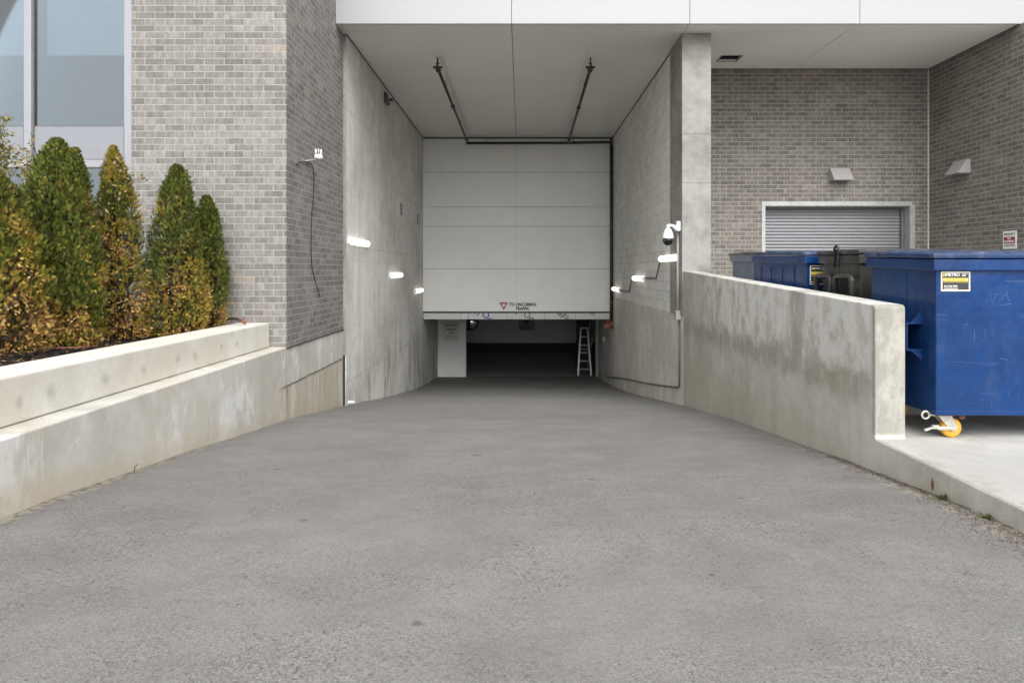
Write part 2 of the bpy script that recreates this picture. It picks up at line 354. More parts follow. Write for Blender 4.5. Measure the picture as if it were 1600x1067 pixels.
# -- right parapet
def sp_par(s, c, x, y, z, p):
    n = s.noise(p, 3.2, 7, .7, .5); n2 = s.noise(s.vm('MULTIPLY', p, (1, 1, .3)), 6, 6, .7)
    zz = s.m_('ADD', z, s.m_('MULTIPLY', s.m_('SUBTRACT', n, .5), .55))
    up = s.m_('MULTIPLY', s.step(zz, E - .93, E - .80), s.step(y, 5.50, 5.62))
    W = s.step(s.noise(s.vm('MULTIPLY', p, (1, 1, .6)), 5, 8, .72), .38, .56)
    c = s.mix(s.m_('MULTIPLY', s.m_('MULTIPLY', up, W), s.m_('MULTIPLY', s.step(y, 12.0, 9.5), .8)), c, (.68, .68, .65))
    band = s.m_('MULTIPLY', s.m_('MULTIPLY', s.step(zz, E - 1.2, E - 1.0), s.step(zz, E - .70, E - .95)), s.step(y, 5.50, 5.62))
    c = s.mix(s.m_('MULTIPLY', band, s.m_('MULTIPLY', s.step(n2, .25, .6), .62)), c, (.27, .245, .195))
    yy = s.m_('ADD', y, s.m_('MULTIPLY', n2, .6)); run = s.step(s.m_('ABSOLUTE', s.m_('SUBTRACT', yy, 7.35)), .28, .1)
    c = s.mix(s.m_('MULTIPLY', s.m_('MULTIPLY', run, up), s.m_('MULTIPLY', s.step(n2, .3, .5), .5)), c, (.24, .22, .185))
    eg = s.m_('MULTIPLY', s.step(y, 5.56, 5.5), s.step(z, E - 1.36, E - 1.3)); em = s.step(s.noise(s.vm('MULTIPLY', p, (1, 1, .5)), 7, 8, .75), .40, .60)  # end face: mottled stain, plus darkening painted in to temper its direct sunlight
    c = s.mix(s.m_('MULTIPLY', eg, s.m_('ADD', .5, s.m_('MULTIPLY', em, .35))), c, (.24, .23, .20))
    low = s.step(s.m_('ADD', z, s.m_('MULTIPLY', s.noise(p, 1.6, 5), .3)), E - 1.25, E - 1.5)
    c = s.mix(s.m_('MULTIPLY', low, .4), c, (.44, .40, .32))
    r = s.vm('LENGTH', s.vm('MULTIPLY', s.vm('SUBTRACT', p, (2.86, wl(2.86, 1457, 759).y, wl(2.86, 1457, 757).z)), (0, 1 / .022, 1 / .05)))
    return s.mix(s.m_('MULTIPLY', s.step(r, 1.2, .5), .9), c, (.15, .07, .02))
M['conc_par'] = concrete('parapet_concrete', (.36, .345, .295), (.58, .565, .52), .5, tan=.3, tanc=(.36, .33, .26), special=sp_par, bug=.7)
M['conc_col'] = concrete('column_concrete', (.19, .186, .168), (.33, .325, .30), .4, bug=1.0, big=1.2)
def slabm():
    s = SH('slab_concrete'); p = s.pos(); x, y, z = s.xyz(p)
    a = s.noise(p, .8, 7, .65); b = s.noise(s.vm('MULTIPLY', p, (1, .15, 1)), 18, 4, .6); f = s.noise(p, 60, 4, .6)
    c = s.mix(s.step(a, .35, .65), (.40, .39, .365), (.52, .51, .485))
    st = s.m_('MULTIPLY', s.step(s.noise(p, 2.2, 7, .75), .5, .66), s.step(y, 4.9, 5.6))
    c = s.mix(s.m_('MULTIPLY', st, .5), c, (.26, .235, .19))
    c = s.mix(.3, c, s.mix(s.step(b, .3, .7), g1(.86), g1(1.0)), 'MULTIPLY')
    e = s.m_('MULTIPLY', s.step(x, 3.15, 2.9), s.step(s.noise(p, 9, 6, .7), .52, .6)); c = s.mix(s.m_('MULTIPLY', e, .5), c, (.3, .28, .24))
    return s.done(c, .85, 0, .35, s.bump(s.m_('ADD', s.m_('MULTIPLY', b, .5), s.m_('MULTIPLY', f, .4)), .3, .004))
M['slab'] = slabm()
def blockm():
    s = SH('painted_block'); p = s.pos(); x, y, z = s.xyz(p)
    W, H = .40, .2
    v = s.m_('ADD', z, 20.0 - E + .81); u = s.m_('ADD', y, .1)
    row = s.m_('FLOOR', s.m_('DIVIDE', v, H)); uu = s.m_('ADD', s.m_('DIVIDE', u, W), s.m_('MULTIPLY', s.m_('MODULO', row, 2.0), .5))
    du = s.m_('MULTIPLY', s.m_('PINGPONG', s.m_('FRACT', uu), .5), W); dv = s.m_('MULTIPLY', s.m_('PINGPONG', s.m_('FRACT', s.m_('DIVIDE', v, H)), .5), H)
    ed = s.m_('MINIMUM', du, dv); r, _ = s.white(s.comb(s.m_('FLOOR', uu), row, 3.0))
    jn = s.step(ed, .007, .003)
    a = s.noise(p, 1.2, 6, .6); f = s.noise(p, 90, 3, .6)
    c = s.mix(s.step(s.m_('ADD', s.m_('MULTIPLY', a, .7), s.m_('MULTIPLY', r, .3)), .3, .7), (.66, .655, .62), (.76, .755, .72))
    c = s.mix(s.m_('MULTIPLY', jn, s.m_('MULTIPLY', s.step(s.noise(p, 3, 4), .3, .6), .6)), c, (.17, .165, .155))
    return s.done(c, .85, 0, .3, s.bump(s.m_('ADD', s.m_('MULTIPLY', jn, -1.0), s.m_('MULTIPLY', f, .3)), .5, .006))
M['block'] = blockm()
M['panel'] = plain('coated_wall_panel', (.82, .82, .79), .42, var=.035, scale=1.2)
M['soffit'] = plain('coated_soffit_panel', (.80, .79, .75), .33, var=.035, scale=1.0)
M['fascia'] = plain('white_fascia_panel', (.355, .36, .37), .45, var=.015, scale=.8)
M['dark'] = plain('dark_gap', (.03, .03, .03), .8)
M['film'] = plain('film_covered_trim', (.60, .60, .59), .35, var=.06, scale=3)
M['blue_ink'] = plain('blue_ink', (.03, .10, .42), .6); M['grey_ink'] = plain('grey_ink', (.17, .17, .19), .6)
M['black_ink'] = plain('black_ink', (.03, .03, .035), .6); M['red_ink'] = plain('red_ink', (.30, .03, .04), .5); M['white_ink'] = plain('white_ink', (.75, .75, .73), .5)
M['yellow_ink'] = plain('yellow_ink', (.72, .55, .10), .5, var=.08, scale=30); M['pale_ink'] = plain('pale_ink', (.78, .76, .62), .5)
M['galv'] = plain('galvanised_steel', (.38, .39, .39), .42, .3, var=.18, scale=14)
M['shutter'] = plain('shutter_slats', (.235, .24, .255), .45, .1, var=.04, scale=2)
M['frame'] = plain('window_frame_aluminium', (.32, .33, .355), .35, .3, var=.03)
M['spandrel'] = plain('spandrel_panel', (.235, .243, .27), .3, var=.03)
M['pipe'] = plain('sprinkler_pipe', (.045, .042, .034), .45, .3, var=.25)
M['redpaint'] = plain('red_oxide_paint', (.22, .06, .035), .5, var=.25, scale=30)
M['conduit'] = plain('conduit_grey', (.30, .30, .295), .4, .3, var=.15, scale=20)
M['darkconduit'] = plain('conduit_dark', (.12, .12, .118), .5, var=.15)
M['whiteplastic'] = plain('white_plastic', (.78, .78, .76), .35, var=.03)
M['blackplastic'] = plain('black_plastic', (.025, .025, .027), .3, var=.2)
M['glassdome'] = plain('smoked_dome', (.01, .01, .012), .05, var=.1)
M['boxgrey'] = plain('grey_box', (.42, .42, .40), .45, var=.08)
M['hood'] = plain('painted_vent_hood', (.33, .325, .32), .45, var=.05, scale=9, dirt=.1)
M['whitewall'] = plain('painted_white_wall', (.80, .81, .79), .6, var=.05, scale=2)
M['darkwall'] = plain('dark_wall_paint', (.02, .02, .022), .6)
M['floor_in'] = plain('garage_floor_concrete', (.34, .34, .33), .5, var=.2, scale=1)
M['ceil_in'] = plain('garage_ceiling', (.55, .55, .53), .8)
M['alu'] = plain('ladder_aluminium', (.34, .34, .33), .35, .5, var=.1, scale=20)
M['rubber'] = plain('rubber', (.02, .02, .02), .6)
M['mirror'] = plain('convex_mirror', (.5, .5, .5), .04, 1.0, var=.02)
M['caulk'] = plain('pale_caulk', (.55, .53, .44), .7)
M['hose'] = plain('black_hose', (.02, .02, .022), .35); M['hose_red'] = plain('brown_hose', (.20, .06, .04), .5)
def mulch():
    s = SH('dark_mulch'); p = s.pos(); a = s.noise(s.vm('MULTIPLY', p, (1, 2.2, 1)), 38, 5, .75); b = s.noise(p, 5, 4)
    c = s.ramp(a, [(.3, (.008, .007, .006)), (.55, (.03, .024, .02)), (.75, (.10, .075, .055))]); return s.done(c, .95, 0, .2, s.bump(a, 1.0, .04))
M['mulch'] = mulch()
def ground():
    s = SH('ground_gravel_grass'); p = s.pos(); a = s.noise(p, .3, 8, .7); f = s.noise(p, 30, 4)
    c = s.mix(s.step(a, .4, .6), (.13, .13, .12), (.17, .165, .15)); c = s.mix(.5, c, s.mix(f, g1(.6), g1(1.2)), 'MULTIPLY'); return s.done(c, .9, 0, .2)
M['ground'] = ground()
def glass():
    s = SH('window_glass'); gl = s.n('ShaderNodeBsdfGlossy'); gl.inputs['Roughness'].default_value = .015; gl.inputs['Color'].default_value = (.88, .93, .97, 1)
    tr = s.n('ShaderNodeBsdfTransparent'); tr.inputs['Color'].default_value = (.62, .68, .72, 1)
    mx = s.n('ShaderNodeMixShader'); fr = s.n('ShaderNodeFresnel'); fr.inputs['IOR'].default_value = 1.55
    s.t.links.new(s.m_('ADD', fr.outputs[0], .07, clamp=True), mx.inputs[0]); s.t.links.new(tr.outputs[0], mx.inputs[1]); s.t.links.new(gl.outputs[0], mx.inputs[2])
    s.t.links.new(mx.outputs[0], s.out.inputs[0]); return s.m
M['glass'] = glass()
M['reflection_sheet'] = plain('pale_sky_reflection', (.80, .84, .84), .8, var=.02)
M['room'] = plain('office_interior', (.07, .09, .11), .7, var=.3, scale=.8)
def steel(name, col, scratch=.5, gloss=.32, dust=.25, rust=.3):
    """scuffed painted steel"""
    s = SH(name); p = s.pos()
    a = s.noise(p, 2.5, 6, .65); b = s.noise(p, 14, 6, .7)
    c = s.mix(s.step(a, .35, .65), tuple(v * .86 for v in col), tuple(v * 1.12 for v in col))
    l1 = s.noise(s.vm('MULTIPLY', s.vm('ADD', p, (2, 0, 0)), (1.2, 1.2, 60)), 3.0, 4, .7, 1.2)
    sc1 = s.m_('MULTIPLY', s.step(l1, .685, .70), s.step(s.noise(p, 3.1, 3), .5, .6))
    l2 = s.noise(s.vm('MULTIPLY', s.vm('ADD', p, (5, 3, 0)), (50, 50, 3)), 2.0, 4, .7, 1.5)
    sc2 = s.m_('MULTIPLY', s.step(l2, .69, .705), s.step(s.noise(p, 2.1, 3), .52, .6))
    sc_ = s.m_('MULTIPLY', s.m_('MAXIMUM', sc1, sc2), scratch)
    c = s.mix(sc_, c, (.42, .48, .58))
    d = s.m_('MULTIPLY', s.step(s.noise(s.vm('MULTIPLY', p, (1, 1, .35)), 3.5, 8, .75), .46, .7), dust)
    c = s.mix(d, c, (.28, .29, .30))
    rs = s.m_('MULTIPLY', s.step(s.noise(p, 6, 8, .8), .66, .72), rust); c = s.mix(rs, c, (.16, .075, .03))
    r = s.m_('ADD', gloss, s.m_('ADD', s.m_('MULTIPLY', b, .15), s.m_('MULTIPLY', sc_, .3)))
    return s.done(c, r, 0, .32, s.bump(s.m_('ADD', s.noise(p, 2.6, 3), s.m_('MULTIPLY', b, .02)), .6, .03))
M['blue'] = steel('scuffed_blue_steel', (.003, .034, .135), gloss=.22, dust=.06)
M['bluelid'] = steel('faded_blue_lid', (.014, .04, .12), gloss=.3, dust=.5, rust=.1)
M['blacksteel'] = steel('scuffed_black_steel', (.035, .034, .031), .3, gloss=.25, dust=.2)
M['greysteel'] = steel('dull_grey_steel', (.17, .20, .26), .3, gloss=.4, dust=.3)
M['casteryellow'] = plain('yellow_wheel', (.70, .36, .035), .45, var=.12, scale=20, dirt=.25)
M['casterzinc'] = plain('zinc_bracket', (.52, .51, .45), .45, .35, var=.2, scale=30, dirt=.3)
M['rust'] = plain('rusty_plate', (.17, .07, .03), .8, var=.4, scale=40)
def lampm():
    s = SH('lit_diffuser'); s.b.inputs['Base Color'].default_value = (.9, .9, .88, 1); s.b.inputs['Roughness'].default_value = .4
    s.b.inputs['Emission Color'].default_value = (1, .97, .9, 1); s.b.inputs['Emission Strength'].default_value = 0.75; return s.m
M['lamp'] = lampm()
def leafm(name):
    s = SH(name); at_ = s.n('ShaderNodeAttribute', attribute_name='Col'); n = s.noise(s.pos(), 60, 2)
    c = s.mix(.5, at_.outputs['Color'], s.mix(n, g1(.7), g1(1.25)), 'MULTIPLY')
    s.L(c, s.b.inputs['Base Color']); s.b.inputs['Roughness'].default_value = .6; s.b.inputs['Specular IOR Level'].default_value = .25
    tl = s.n('ShaderNodeBsdfTranslucent'); s.L(c, tl.inputs['Color']); mx = s.n('ShaderNodeMixShader'); mx.inputs[0].default_value = .25
    s.t.links.new(s.b.outputs[0], mx.inputs[1]); s.t.links.new(tl.outputs[0], mx.inputs[2]); s.t.links.new(mx.outputs[0], s.out.inputs[0]); return s.m
M['leaf'] = leafm('foliage')
M['bark'] = plain('bark', (.11, .085, .065), .9, var=.3, scale=30, bump=.5)
M['stone'] = plain('pebble', (.27, .26, .23), .9, var=.4, scale=60)

# ------------------------------------------------------------ the setting: levels
GP = [(-300, -1.5), (3.0, -1.5), (4.1, -1.487), (4.7, -1.545), (5.4, -1.615), (6.5, -1.72), (7.75, -1.86), (9.1, -2.0), (10.2, -2.15), (11.84, -2.37), (14, -2.67), (16.4, -3.02), (19, -3.36), (21.4, -3.63), (25.3, -3.96), (27, -4.05), (45, -4.1)]
def gz(y):
    for (a, za), (b, zb) in zip(GP, GP[1:]):
        if a <= y <= b: return za + (zb - za) * (y - a) / (b - a) + E
    return E - 4.1
def grid_sheet(name, xs, ys, zf, mat, parent=None):
    bm = bmesh.new(); V = [[bm.verts.new((x, y, zf(x, y))) for x in xs] for y in ys]
    for j in range(len(ys) - 1):
        for i in range(len(xs) - 1):
            f = bm.faces.new((V[j][i], V[j][i+1], V[j+1][i+1], V[j+1][i])); f.smooth = True
    mb = MB(); mb.bm.free(); mb.bm = bm; return mb.build(name, mat, parent, recalc=False)
def fr(a, b, n): return [a + (b - a) * i / n for i in range(n + 1)]
def rz(x, y):
    k = .012 * (mnoise.noise(Vector((x * .7, y * .7, 0))) + .5 * mnoise.noise(Vector((x * 2.1, y * 2.1, 3))))
    return gz(y) + k * (1 if y > 1.5 else 0)
def sm(y): # smooth the profile
    return (rz(0, y - .4) + rz(0, y) + rz(0, y + .4)) / 3
ramp = grid_sheet('road', fr(-3.4, 2.95, 30), fr(1.2, 25.6, 120), lambda x, y: (gz(y-.5) + 2*gz(y) + gz(y+.5)) / 4 + rz(x, y) - gz(y) - .03 * math.exp(-((y-4)/1.)**2) * 0, M['asphalt']); tag(ramp, kind='structure')
mb = MB()
mb.bm.free(); bm = bmesh.new(); mb.bm = bm
for (x0, x1, y0, y1, z) in ((-300, 300, -300, 1.2, 0.0), (-300, -5.9, 1.2, 300, -.006), (16, 300, 1.2, 300, -.006), (-5.9, 16, 45, 300, -.006)):
    bm.faces.new([bm.verts.new(p) for p in ((x0, y0, z), (x1, y0, z), (x1, y1, z), (x0, y1, z))])
gr = mb.build('ground', M['asphalt']); tag(gr, kind='structure')
st = grid_sheet('garage_floor', fr(-12, 9, 4), fr(25.6, 34.2, 8), lambda x, y: gz(y) - .004 , M['floor_in']); tag(st, kind='structure')
# planter soil, lumpy
soil = grid_sheet('soil', fr(-12, -3.8, 80), fr(.8, 9.2, 80), lambda x, y: E - .79 + .05 * mnoise.noise(Vector((x*3, y*3, 1))) + .02 * mnoise.noise(Vector((x*11, y*11, 1))), M['mulch']); tag(soil, kind='structure')
ZS = E - 1.36
mb = MB(); mb.box(2.868, 16.0, 1.2, 14.5, ZS - .12, ZS + .004); pv = mb.build('pavement', M['slab'], bevel=.008); tag(pv, kind='structure')

# ------------------------------------------------------------ left retaining wall and planter
mb = MB()
poly = [(.8, E - 1.03), (12.04, E - 1.03), (12.04, E - 3.0), (.8, E - 2.2)]
mb.prism(poly, 'x', -3.62, -3.17)
rw = mb.build('retaining_wall', M['conc_low'], bevel=.012)
tag(rw, 'stained grey concrete retaining wall along the left side of the ramp, below the planter ledge', 'wall')
mb = MB(); mb.box(-3.82, -3.39, .8, 9.125, E - 1.026, E - .70)
pw = mb.build('planter_wall', M['conc_planter'], bevel=.014)
tag(pw, 'low pale concrete planter wall in front of the browning cedars', 'wall')
# ------------------------------------------------------------ right parapet / retaining wall
mb = MB()
top = lambda y: E - .005 - .265 * (12.0 - y) / (12.0 - 5.5)
poly = [(1.2, ZS), (5.455, ZS)]
for a in fr(0, 90, 4): poly.append((5.46 + .03 * math.sin(R(a)), ZS + .03 * (1 - math.cos(R(a)))))
for a in fr(0, 80, 5): poly.append((5.53 - .04 * math.cos(R(a)), top(5.5) - .045 + .04 * math.sin(R(a))))
poly += [(12.0, top(12.0)), (12.0, E - 3.2), (1.2, E - 2.0)]
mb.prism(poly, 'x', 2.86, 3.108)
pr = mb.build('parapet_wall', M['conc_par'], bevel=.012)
tag(pr, 'grey concrete parapet wall between ramp and dumpsters, with a damp band across it', 'wall')

# ------------------------------------------------------------ the building
SOF = E + 4.2
B = empty('building', (0, 12, 0), 'grey brick and white panel building with a covered garage entrance', 'building')
mb = MB(); mb.box(-5.25, -3.165, 9.13, 12.04, E - 1.04, SOF + 3)
mb.build('brick_wall', M['brick'], B)
mb = MB(); mb.box(-3.64, -3.17, 12.04 - .0, 12.046, E - 3, E - 1.03)
mb = MB(); mb.box(-3.18, -3.152, 9.128, 12.04, E - 1.052, E - 1.04); mb.build('drip_edge', M['dark'], B)
mb = MB(); mb.box(-3.6, -3.12, 12.06, 25.3, E - 4.4, SOF); mb.build('concrete_wall', M['conc_tall'], B, bevel=.006)
# joint between the brick pier's footing and the tall wall
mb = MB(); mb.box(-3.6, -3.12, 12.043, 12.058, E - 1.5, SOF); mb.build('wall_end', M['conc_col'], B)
mb = MB(); mb.box(-3.6, -3.135, 12.041, 12.058, E - 2.6, E - 1.502); mb.build('joint_filler', M['dark'], B)
# right ramp side wall: concrete below, painted blocks above
mb = MB(); mb.box(2.86, 3.35, 12.0, 25.3, E - 4.4, E - .81); mb.build('concrete_wall', M['conc_inner'], B, bevel=.004)
mb = MB(); mb.box(2.875, 3.34, 12.98, 21.6, E - .81, SOF); mb.build('block_wall', M['block'], B)
mb = MB()
zz = [E - .805, E + 1.55, E + 2.42, SOF - .0]
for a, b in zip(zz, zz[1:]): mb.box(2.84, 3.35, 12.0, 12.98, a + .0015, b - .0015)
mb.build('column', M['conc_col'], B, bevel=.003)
# back brick wall of the service bay with the shutter opening
WY = 14.13
mb = MB(); oz = E + 1.35
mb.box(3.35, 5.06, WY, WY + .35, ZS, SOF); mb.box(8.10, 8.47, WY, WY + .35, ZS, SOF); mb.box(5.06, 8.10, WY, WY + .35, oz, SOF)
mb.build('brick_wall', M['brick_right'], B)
mb = MB(); mb.box(8.47, 8.485, WY - .006, WY, ZS, SOF); mb.box(8.455, 8.47, WY - .006, WY, ZS, SOF); mb.build('control_joint', M['caulk'], B)
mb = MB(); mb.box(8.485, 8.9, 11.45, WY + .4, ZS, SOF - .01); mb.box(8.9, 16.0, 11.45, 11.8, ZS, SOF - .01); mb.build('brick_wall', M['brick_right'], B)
# roller shutter
sh = MB(); n = 39; y0 = WY + .28
for i in range(n):
    z1 = oz - .05 - i * .069
    sh.prism([(y0 + .012, z1), (y0 - .006, z1 - .005), (y0 - .014, z1 - .03), (y0 - .010, z1 - .050), (y0 + .016, z1 - .056), (y0 + .018, z1 - .069), (y0 + .03, z1 - .069), (y0 + .03, z1)], 'x', 5.12, 8.02)
sho = sh.build('roller_shutter', M['shutter'], B)
mb = MB(); mb.box(5.06, 5.12, WY + .2, WY + .34, ZS, oz); mb.box(8.02, 8.10, WY + .2, WY + .34, ZS, oz); mb.box(5.12, 8.02, WY + .2, WY + .34, oz - .05, oz); mb.build('guide_rail', M['darkconduit'], B)
mb = MB(); mb.box(5.0, 5.075, WY - .012, WY + .0, ZS, oz); mb.box(5.065, 5.075, WY, WY + .2, ZS, oz)
mb.box(8.095, 8.19, WY - .012, WY, ZS, oz + .02); mb.box(8.085, 8.095, WY - .005, WY + .2, ZS, oz)
mb.box(5.0, 8.13, WY - .016, WY, oz + .0, oz + .09); mb.box(5.075, 8.085, WY, WY + .2, oz - .012, oz - .001)
mb.build('door_frame', M['galv'], B, bevel=.002)
# soffit: flat coated panels with open joints
mb = MB(); FY = 11.53; g = .006
xs = [-3.165, -.17, 2.86, 5.70, 8.485]
for a, b in zip(xs, xs[1:]):
    yend = 21.4 if b <= 2.9 else WY
    mb.box(a + (g if a > -3 else 0), b - g, FY + .045, 12.0 - .003, SOF, SOF + .04)
    if a == 5.70 or b <= 2.9: mb.box(a + (g if a > -3 else 0), b - g, 12.0 + .003, yend, SOF, SOF + .04)
    else:  # panel with a square hole for the recessed lamp
        hx0, hx1, hy0, hy1 = 3.92, 4.31, 13.27, 13.62
        mb.box(a + g, hx0, 12.003, yend, SOF, SOF + .04); mb.box(hx1, b - g, 12.003, yend, SOF, SOF + .04)
        mb.box(hx0, hx1, 12.003, hy0, SOF, SOF + .04); mb.box(hx0, hx1, hy1, yend, SOF, SOF + .04)
mb.build('soffit', M['soffit'], B)
mb = MB(); mb.box(-3.6, 3.92, FY + .05, 25.6, SOF + .045, SOF + .4); mb.box(4.31, 8.9, FY + .05, WY + .4, SOF + .045, SOF + .4); mb.box(3.92, 4.31, FY + .05, 13.27, SOF + .045, SOF + .4); mb.box(3.92, 4.31, 13.62, WY + .4, SOF + .045, SOF + .4); mb.box(3.9, 4.33, 13.25, 13.64, SOF + .41, SOF + .45)
mb.build('soffit_backing', M['dark'], B)
mb = MB(); fx = [-3.163, -.17, 2.86, 5.75, 8.7, 11.6, 14.5, 16.0]
for a, b in zip(fx, fx[1:]): mb.box(a + .004, b - .004, FY, FY + .04, SOF - .006, SOF + 2.8)
mb.build('fascia', M['fascia'], B, bevel=.003)
mb = MB(); mb.box(-3.16, 16.0, FY + .041, FY + .048, SOF + .05, SOF + 2.8); mb.build('fascia_backing', M['dark'], B)
mb = MB(); mb.box(-3.0, 16.0, FY + .3, 25, SOF + .5, SOF + 2.6); mb.box(8.95, 16.0, 11.85, 25, ZS - .1, SOF + .49); mb.build('upper_storey', M['dark'], B)
mb = MB()  # thin dark shadow-gap trims where soffit meets the walls
mb.box(-3.118, -3.10, 12.06, 21.4, SOF - .022, SOF - .001); mb.box(2.855, 2.875, 12.98, 21.4, SOF - .02, SOF - .001); mb.box(3.35, 8.48, WY - .02, WY - .001, SOF - .018, SOF - .001); mb.box(8.465, 8.484, FY + .1, WY - .02, SOF - .018, SOF - .001)
mb.box(-3.10, 2.85, 21.36, 21.4, SOF - .035, SOF - .001); mb.build('edge_trim', M['darkconduit'], B)
# the big panel over the entrance
mb = MB(); DY = 21.4; sy = [SOF - .04] + [E - (v - VY) / F * DY for v in (269.5, 323.5, 354, 420, 487)]
for z1, z0 in zip(sy, sy[1:]):
    for a, b in ((-3.115, -.1685), (-.1665, 2.79)): mb.box(a + .001, b - .001, DY, DY + .05, z0 + .005, z1 - .005)
pnl = mb.build('wall_panel', M['panel'], B, bevel=.002)
mb = MB(); mb.box(-3.12, 2.86, DY + .052, 25.6, E - 1.45, SOF); mb.build('bulkhead', M['darkwall'], B)
mb = MB(); lz0, lz1 = E - (499 - VY) / F * DY, E - (489.5 - VY) / F * DY
mb.box(-3.1, 2.80, DY + .012, DY + .3, lz0, lz1); lip = mb.build('panel_trim', M['film'], B, bevel=.003)
for px in (719, 732, 791.5, 851, 899):
    x = (px - VX) / F * DY; mb = MB(); mb.box(x - .008, x + .008, DY + .006, DY + .014, lz0 + .01, lz1); mb.build('trim_joint', M['conduit'], lip)
# film lettering cut off by the trim
cl = [((0, 0, lz0 + .004), (0, 0, -1)), ((0, 0, lz1), (0, 0, 1))]
for body, px, py, sz, mt, sp in (('TOC', 759, 493, .30, 'blue_ink', -58), ('DOC', 823, 492.5, .28, 'grey_ink', -50), ('GFI', 878, 492, .30, 'grey_ink', -52), ('S', 745, 489, .26, 'blue_ink', 60), ('S', 804, 488, .24, 'grey_ink', 60), ('S', 926, 490, .2, 'grey_ink', 60)):
    q = at(px, py, DY + .0095); text('film_lettering', body, q, sz, M[mt], lip, spin=R(sp), clip=cl, bold=.006)
# lettering on the panel
def tri(mb, cx, cz, s, y0, y1): mb.prism([(cx - s, cz + s * .87), (cx + s, cz + s * .87), (cx, cz - s * .87)], 'y', y0, y1)
q = at(787, 478.6, DY); mb = MB()
tri(mb, q.x, q.z, .14, DY - .004, DY + .001); y_ = mb.build('yield_marking', M['red_ink'], pnl)
mb = MB(); tri(mb, q.x, q.z + .014, .072, DY - .007, DY - .0045); mb.build('yield_centre', M['white_ink'], y_)
text('lettering', 'TO ONCOMING', at(817, 476, DY - .002), .138, M['black_ink'], pnl, sx=.83, bold=.006)
text('lettering', 'TRAFFIC', at(816.5, 482.5, DY - .002), .13, M['black_ink'], pnl, sx=.90, bold=.006)
# garage pier, jamb and inner room
mb = MB(); mb.box(-3.4, -2.08, 25.3, 25.7, E - 4.4, E - 1.2); pier = mb.build('pier', M['whitewall'], B, bevel=.01)
mb = MB(); mb.box(2.76, 2.86, 25.28, 25.5, E - 4.4, E - 1.2); mb.build('door_jamb', M['frame'], B, bevel=.004)
mb = MB(); mb.box(2.86, 3.4, 25.3, 25.7, E - 4.4, E - 1.2); mb.box(-12, -3.4, 25.3, 25.6, E - 4.4, E - 1.2); mb.box(3.4, 9, 25.3, 25.6, E - 4.4, E - 1.2)
mb.box(-12, 9, 34.0, 34.3, E - 3.62, E - 1.2); mb.box(-12.3, -12, 25.3, 34.3, E - 4.4, E - 1.2); mb.box(9, 9.3, 25.3, 34.3, E - 4.4, E - 1.2)
mb.build('garage_wall', M['whitewall'], B)
mb = MB(); mb.box(-12, 9, 33.99, 34.3, E - 4.4, E - 3.62); mb.build('wall_base', M['darkwall'], B)
mb = MB(); mb.box(-12, 9, 25.6, 34.3, E - 1.5, E - 1.2); mb.build('ceiling', M['ceil_in'], B)
mb = MB(); mb.box(2.3, 2.95, 28.2, 28.5, E - 4.3, E - 1.5); mb.build('garage_wall', M['darkwall'], B)
# left curtain-wall window
W_ = MB(); wy = 9.19
for x0, x1 in ((-5.385, -5.262), (-6.745, -6.645), (-8.1, -8.0), (-9.5, -9.4), (-11.0, -10.9)): W_.box(x0, x1, wy, wy + .12, E - .9, SOF + 3)
cells = [(-6.645, -5.385), (-8.0, -6.745), (-9.4, -8.1), (-10.9, -9.5)]
for a, b in cells: W_.box(a, b, wy + .004, wy + .11, E + 1.40, E + 1.50); W_.box(a, b, wy + .004, wy + .11, E - .9, E - .78)
win = W_.build('window', M['frame'], B, bevel=.004)
for a, b in cells:
    mb = MB(); mb.box(a + .012, b - .012, wy + .03, wy + .04, E + 1.965, SOF + 3); mb.build('pane', M['glass'], win)
    mb = MB(); mb.box(a + .012, b - .012, wy + .03, wy + .04, E - .78, E + 1.388); mb.build('pane', M['glass'], win)
    mb = MB(); mb.box(a + .014, b - .014, wy + .016, wy + .05, E + 1.515, E + 1.95); mb.build('spandrel', M['spandrel'], win)
    mb = MB(); mb.box(a + .02, b - .02, wy + .28, wy + .29, E + 3.0, SOF + 3); mb.build('reflection_sheet', M['reflection_sheet'], win)  # added pale sheet behind the upper glass, standing in for reflected sky
mb = MB(); mb.box(-6.64, -6.61, wy - .002, wy + .05, E - .78, SOF + 3); mb.build('gasket', M['darkconduit'], win)
mb = MB()
for a, b in cells: mb.box(a, b, wy + .02, wy + .06, E + 1.950, E + 1.965); mb.box(a, b, wy + .01, wy + .06, E + 1.50, E + 1.514); mb.box(a, b, wy + .012, wy + .05, E + 1.388, E + 1.40)
mb.build('gasket', M['darkconduit'], win)
mb = MB(); mb.box(-12, -5.26, 11.5, 11.7, E - 1, SOF + 3); mb.box(-12, -5.26, wy + .2, 11.5, E - 1, E - .9); mb.box(-12, -5.26, wy + .2, 11.5, SOF + 2.9, SOF + 3); mb.box(-12.1, -11.9, wy, 11.6, E - 1, SOF + 3)
mb.build('interior', M['room'], B)

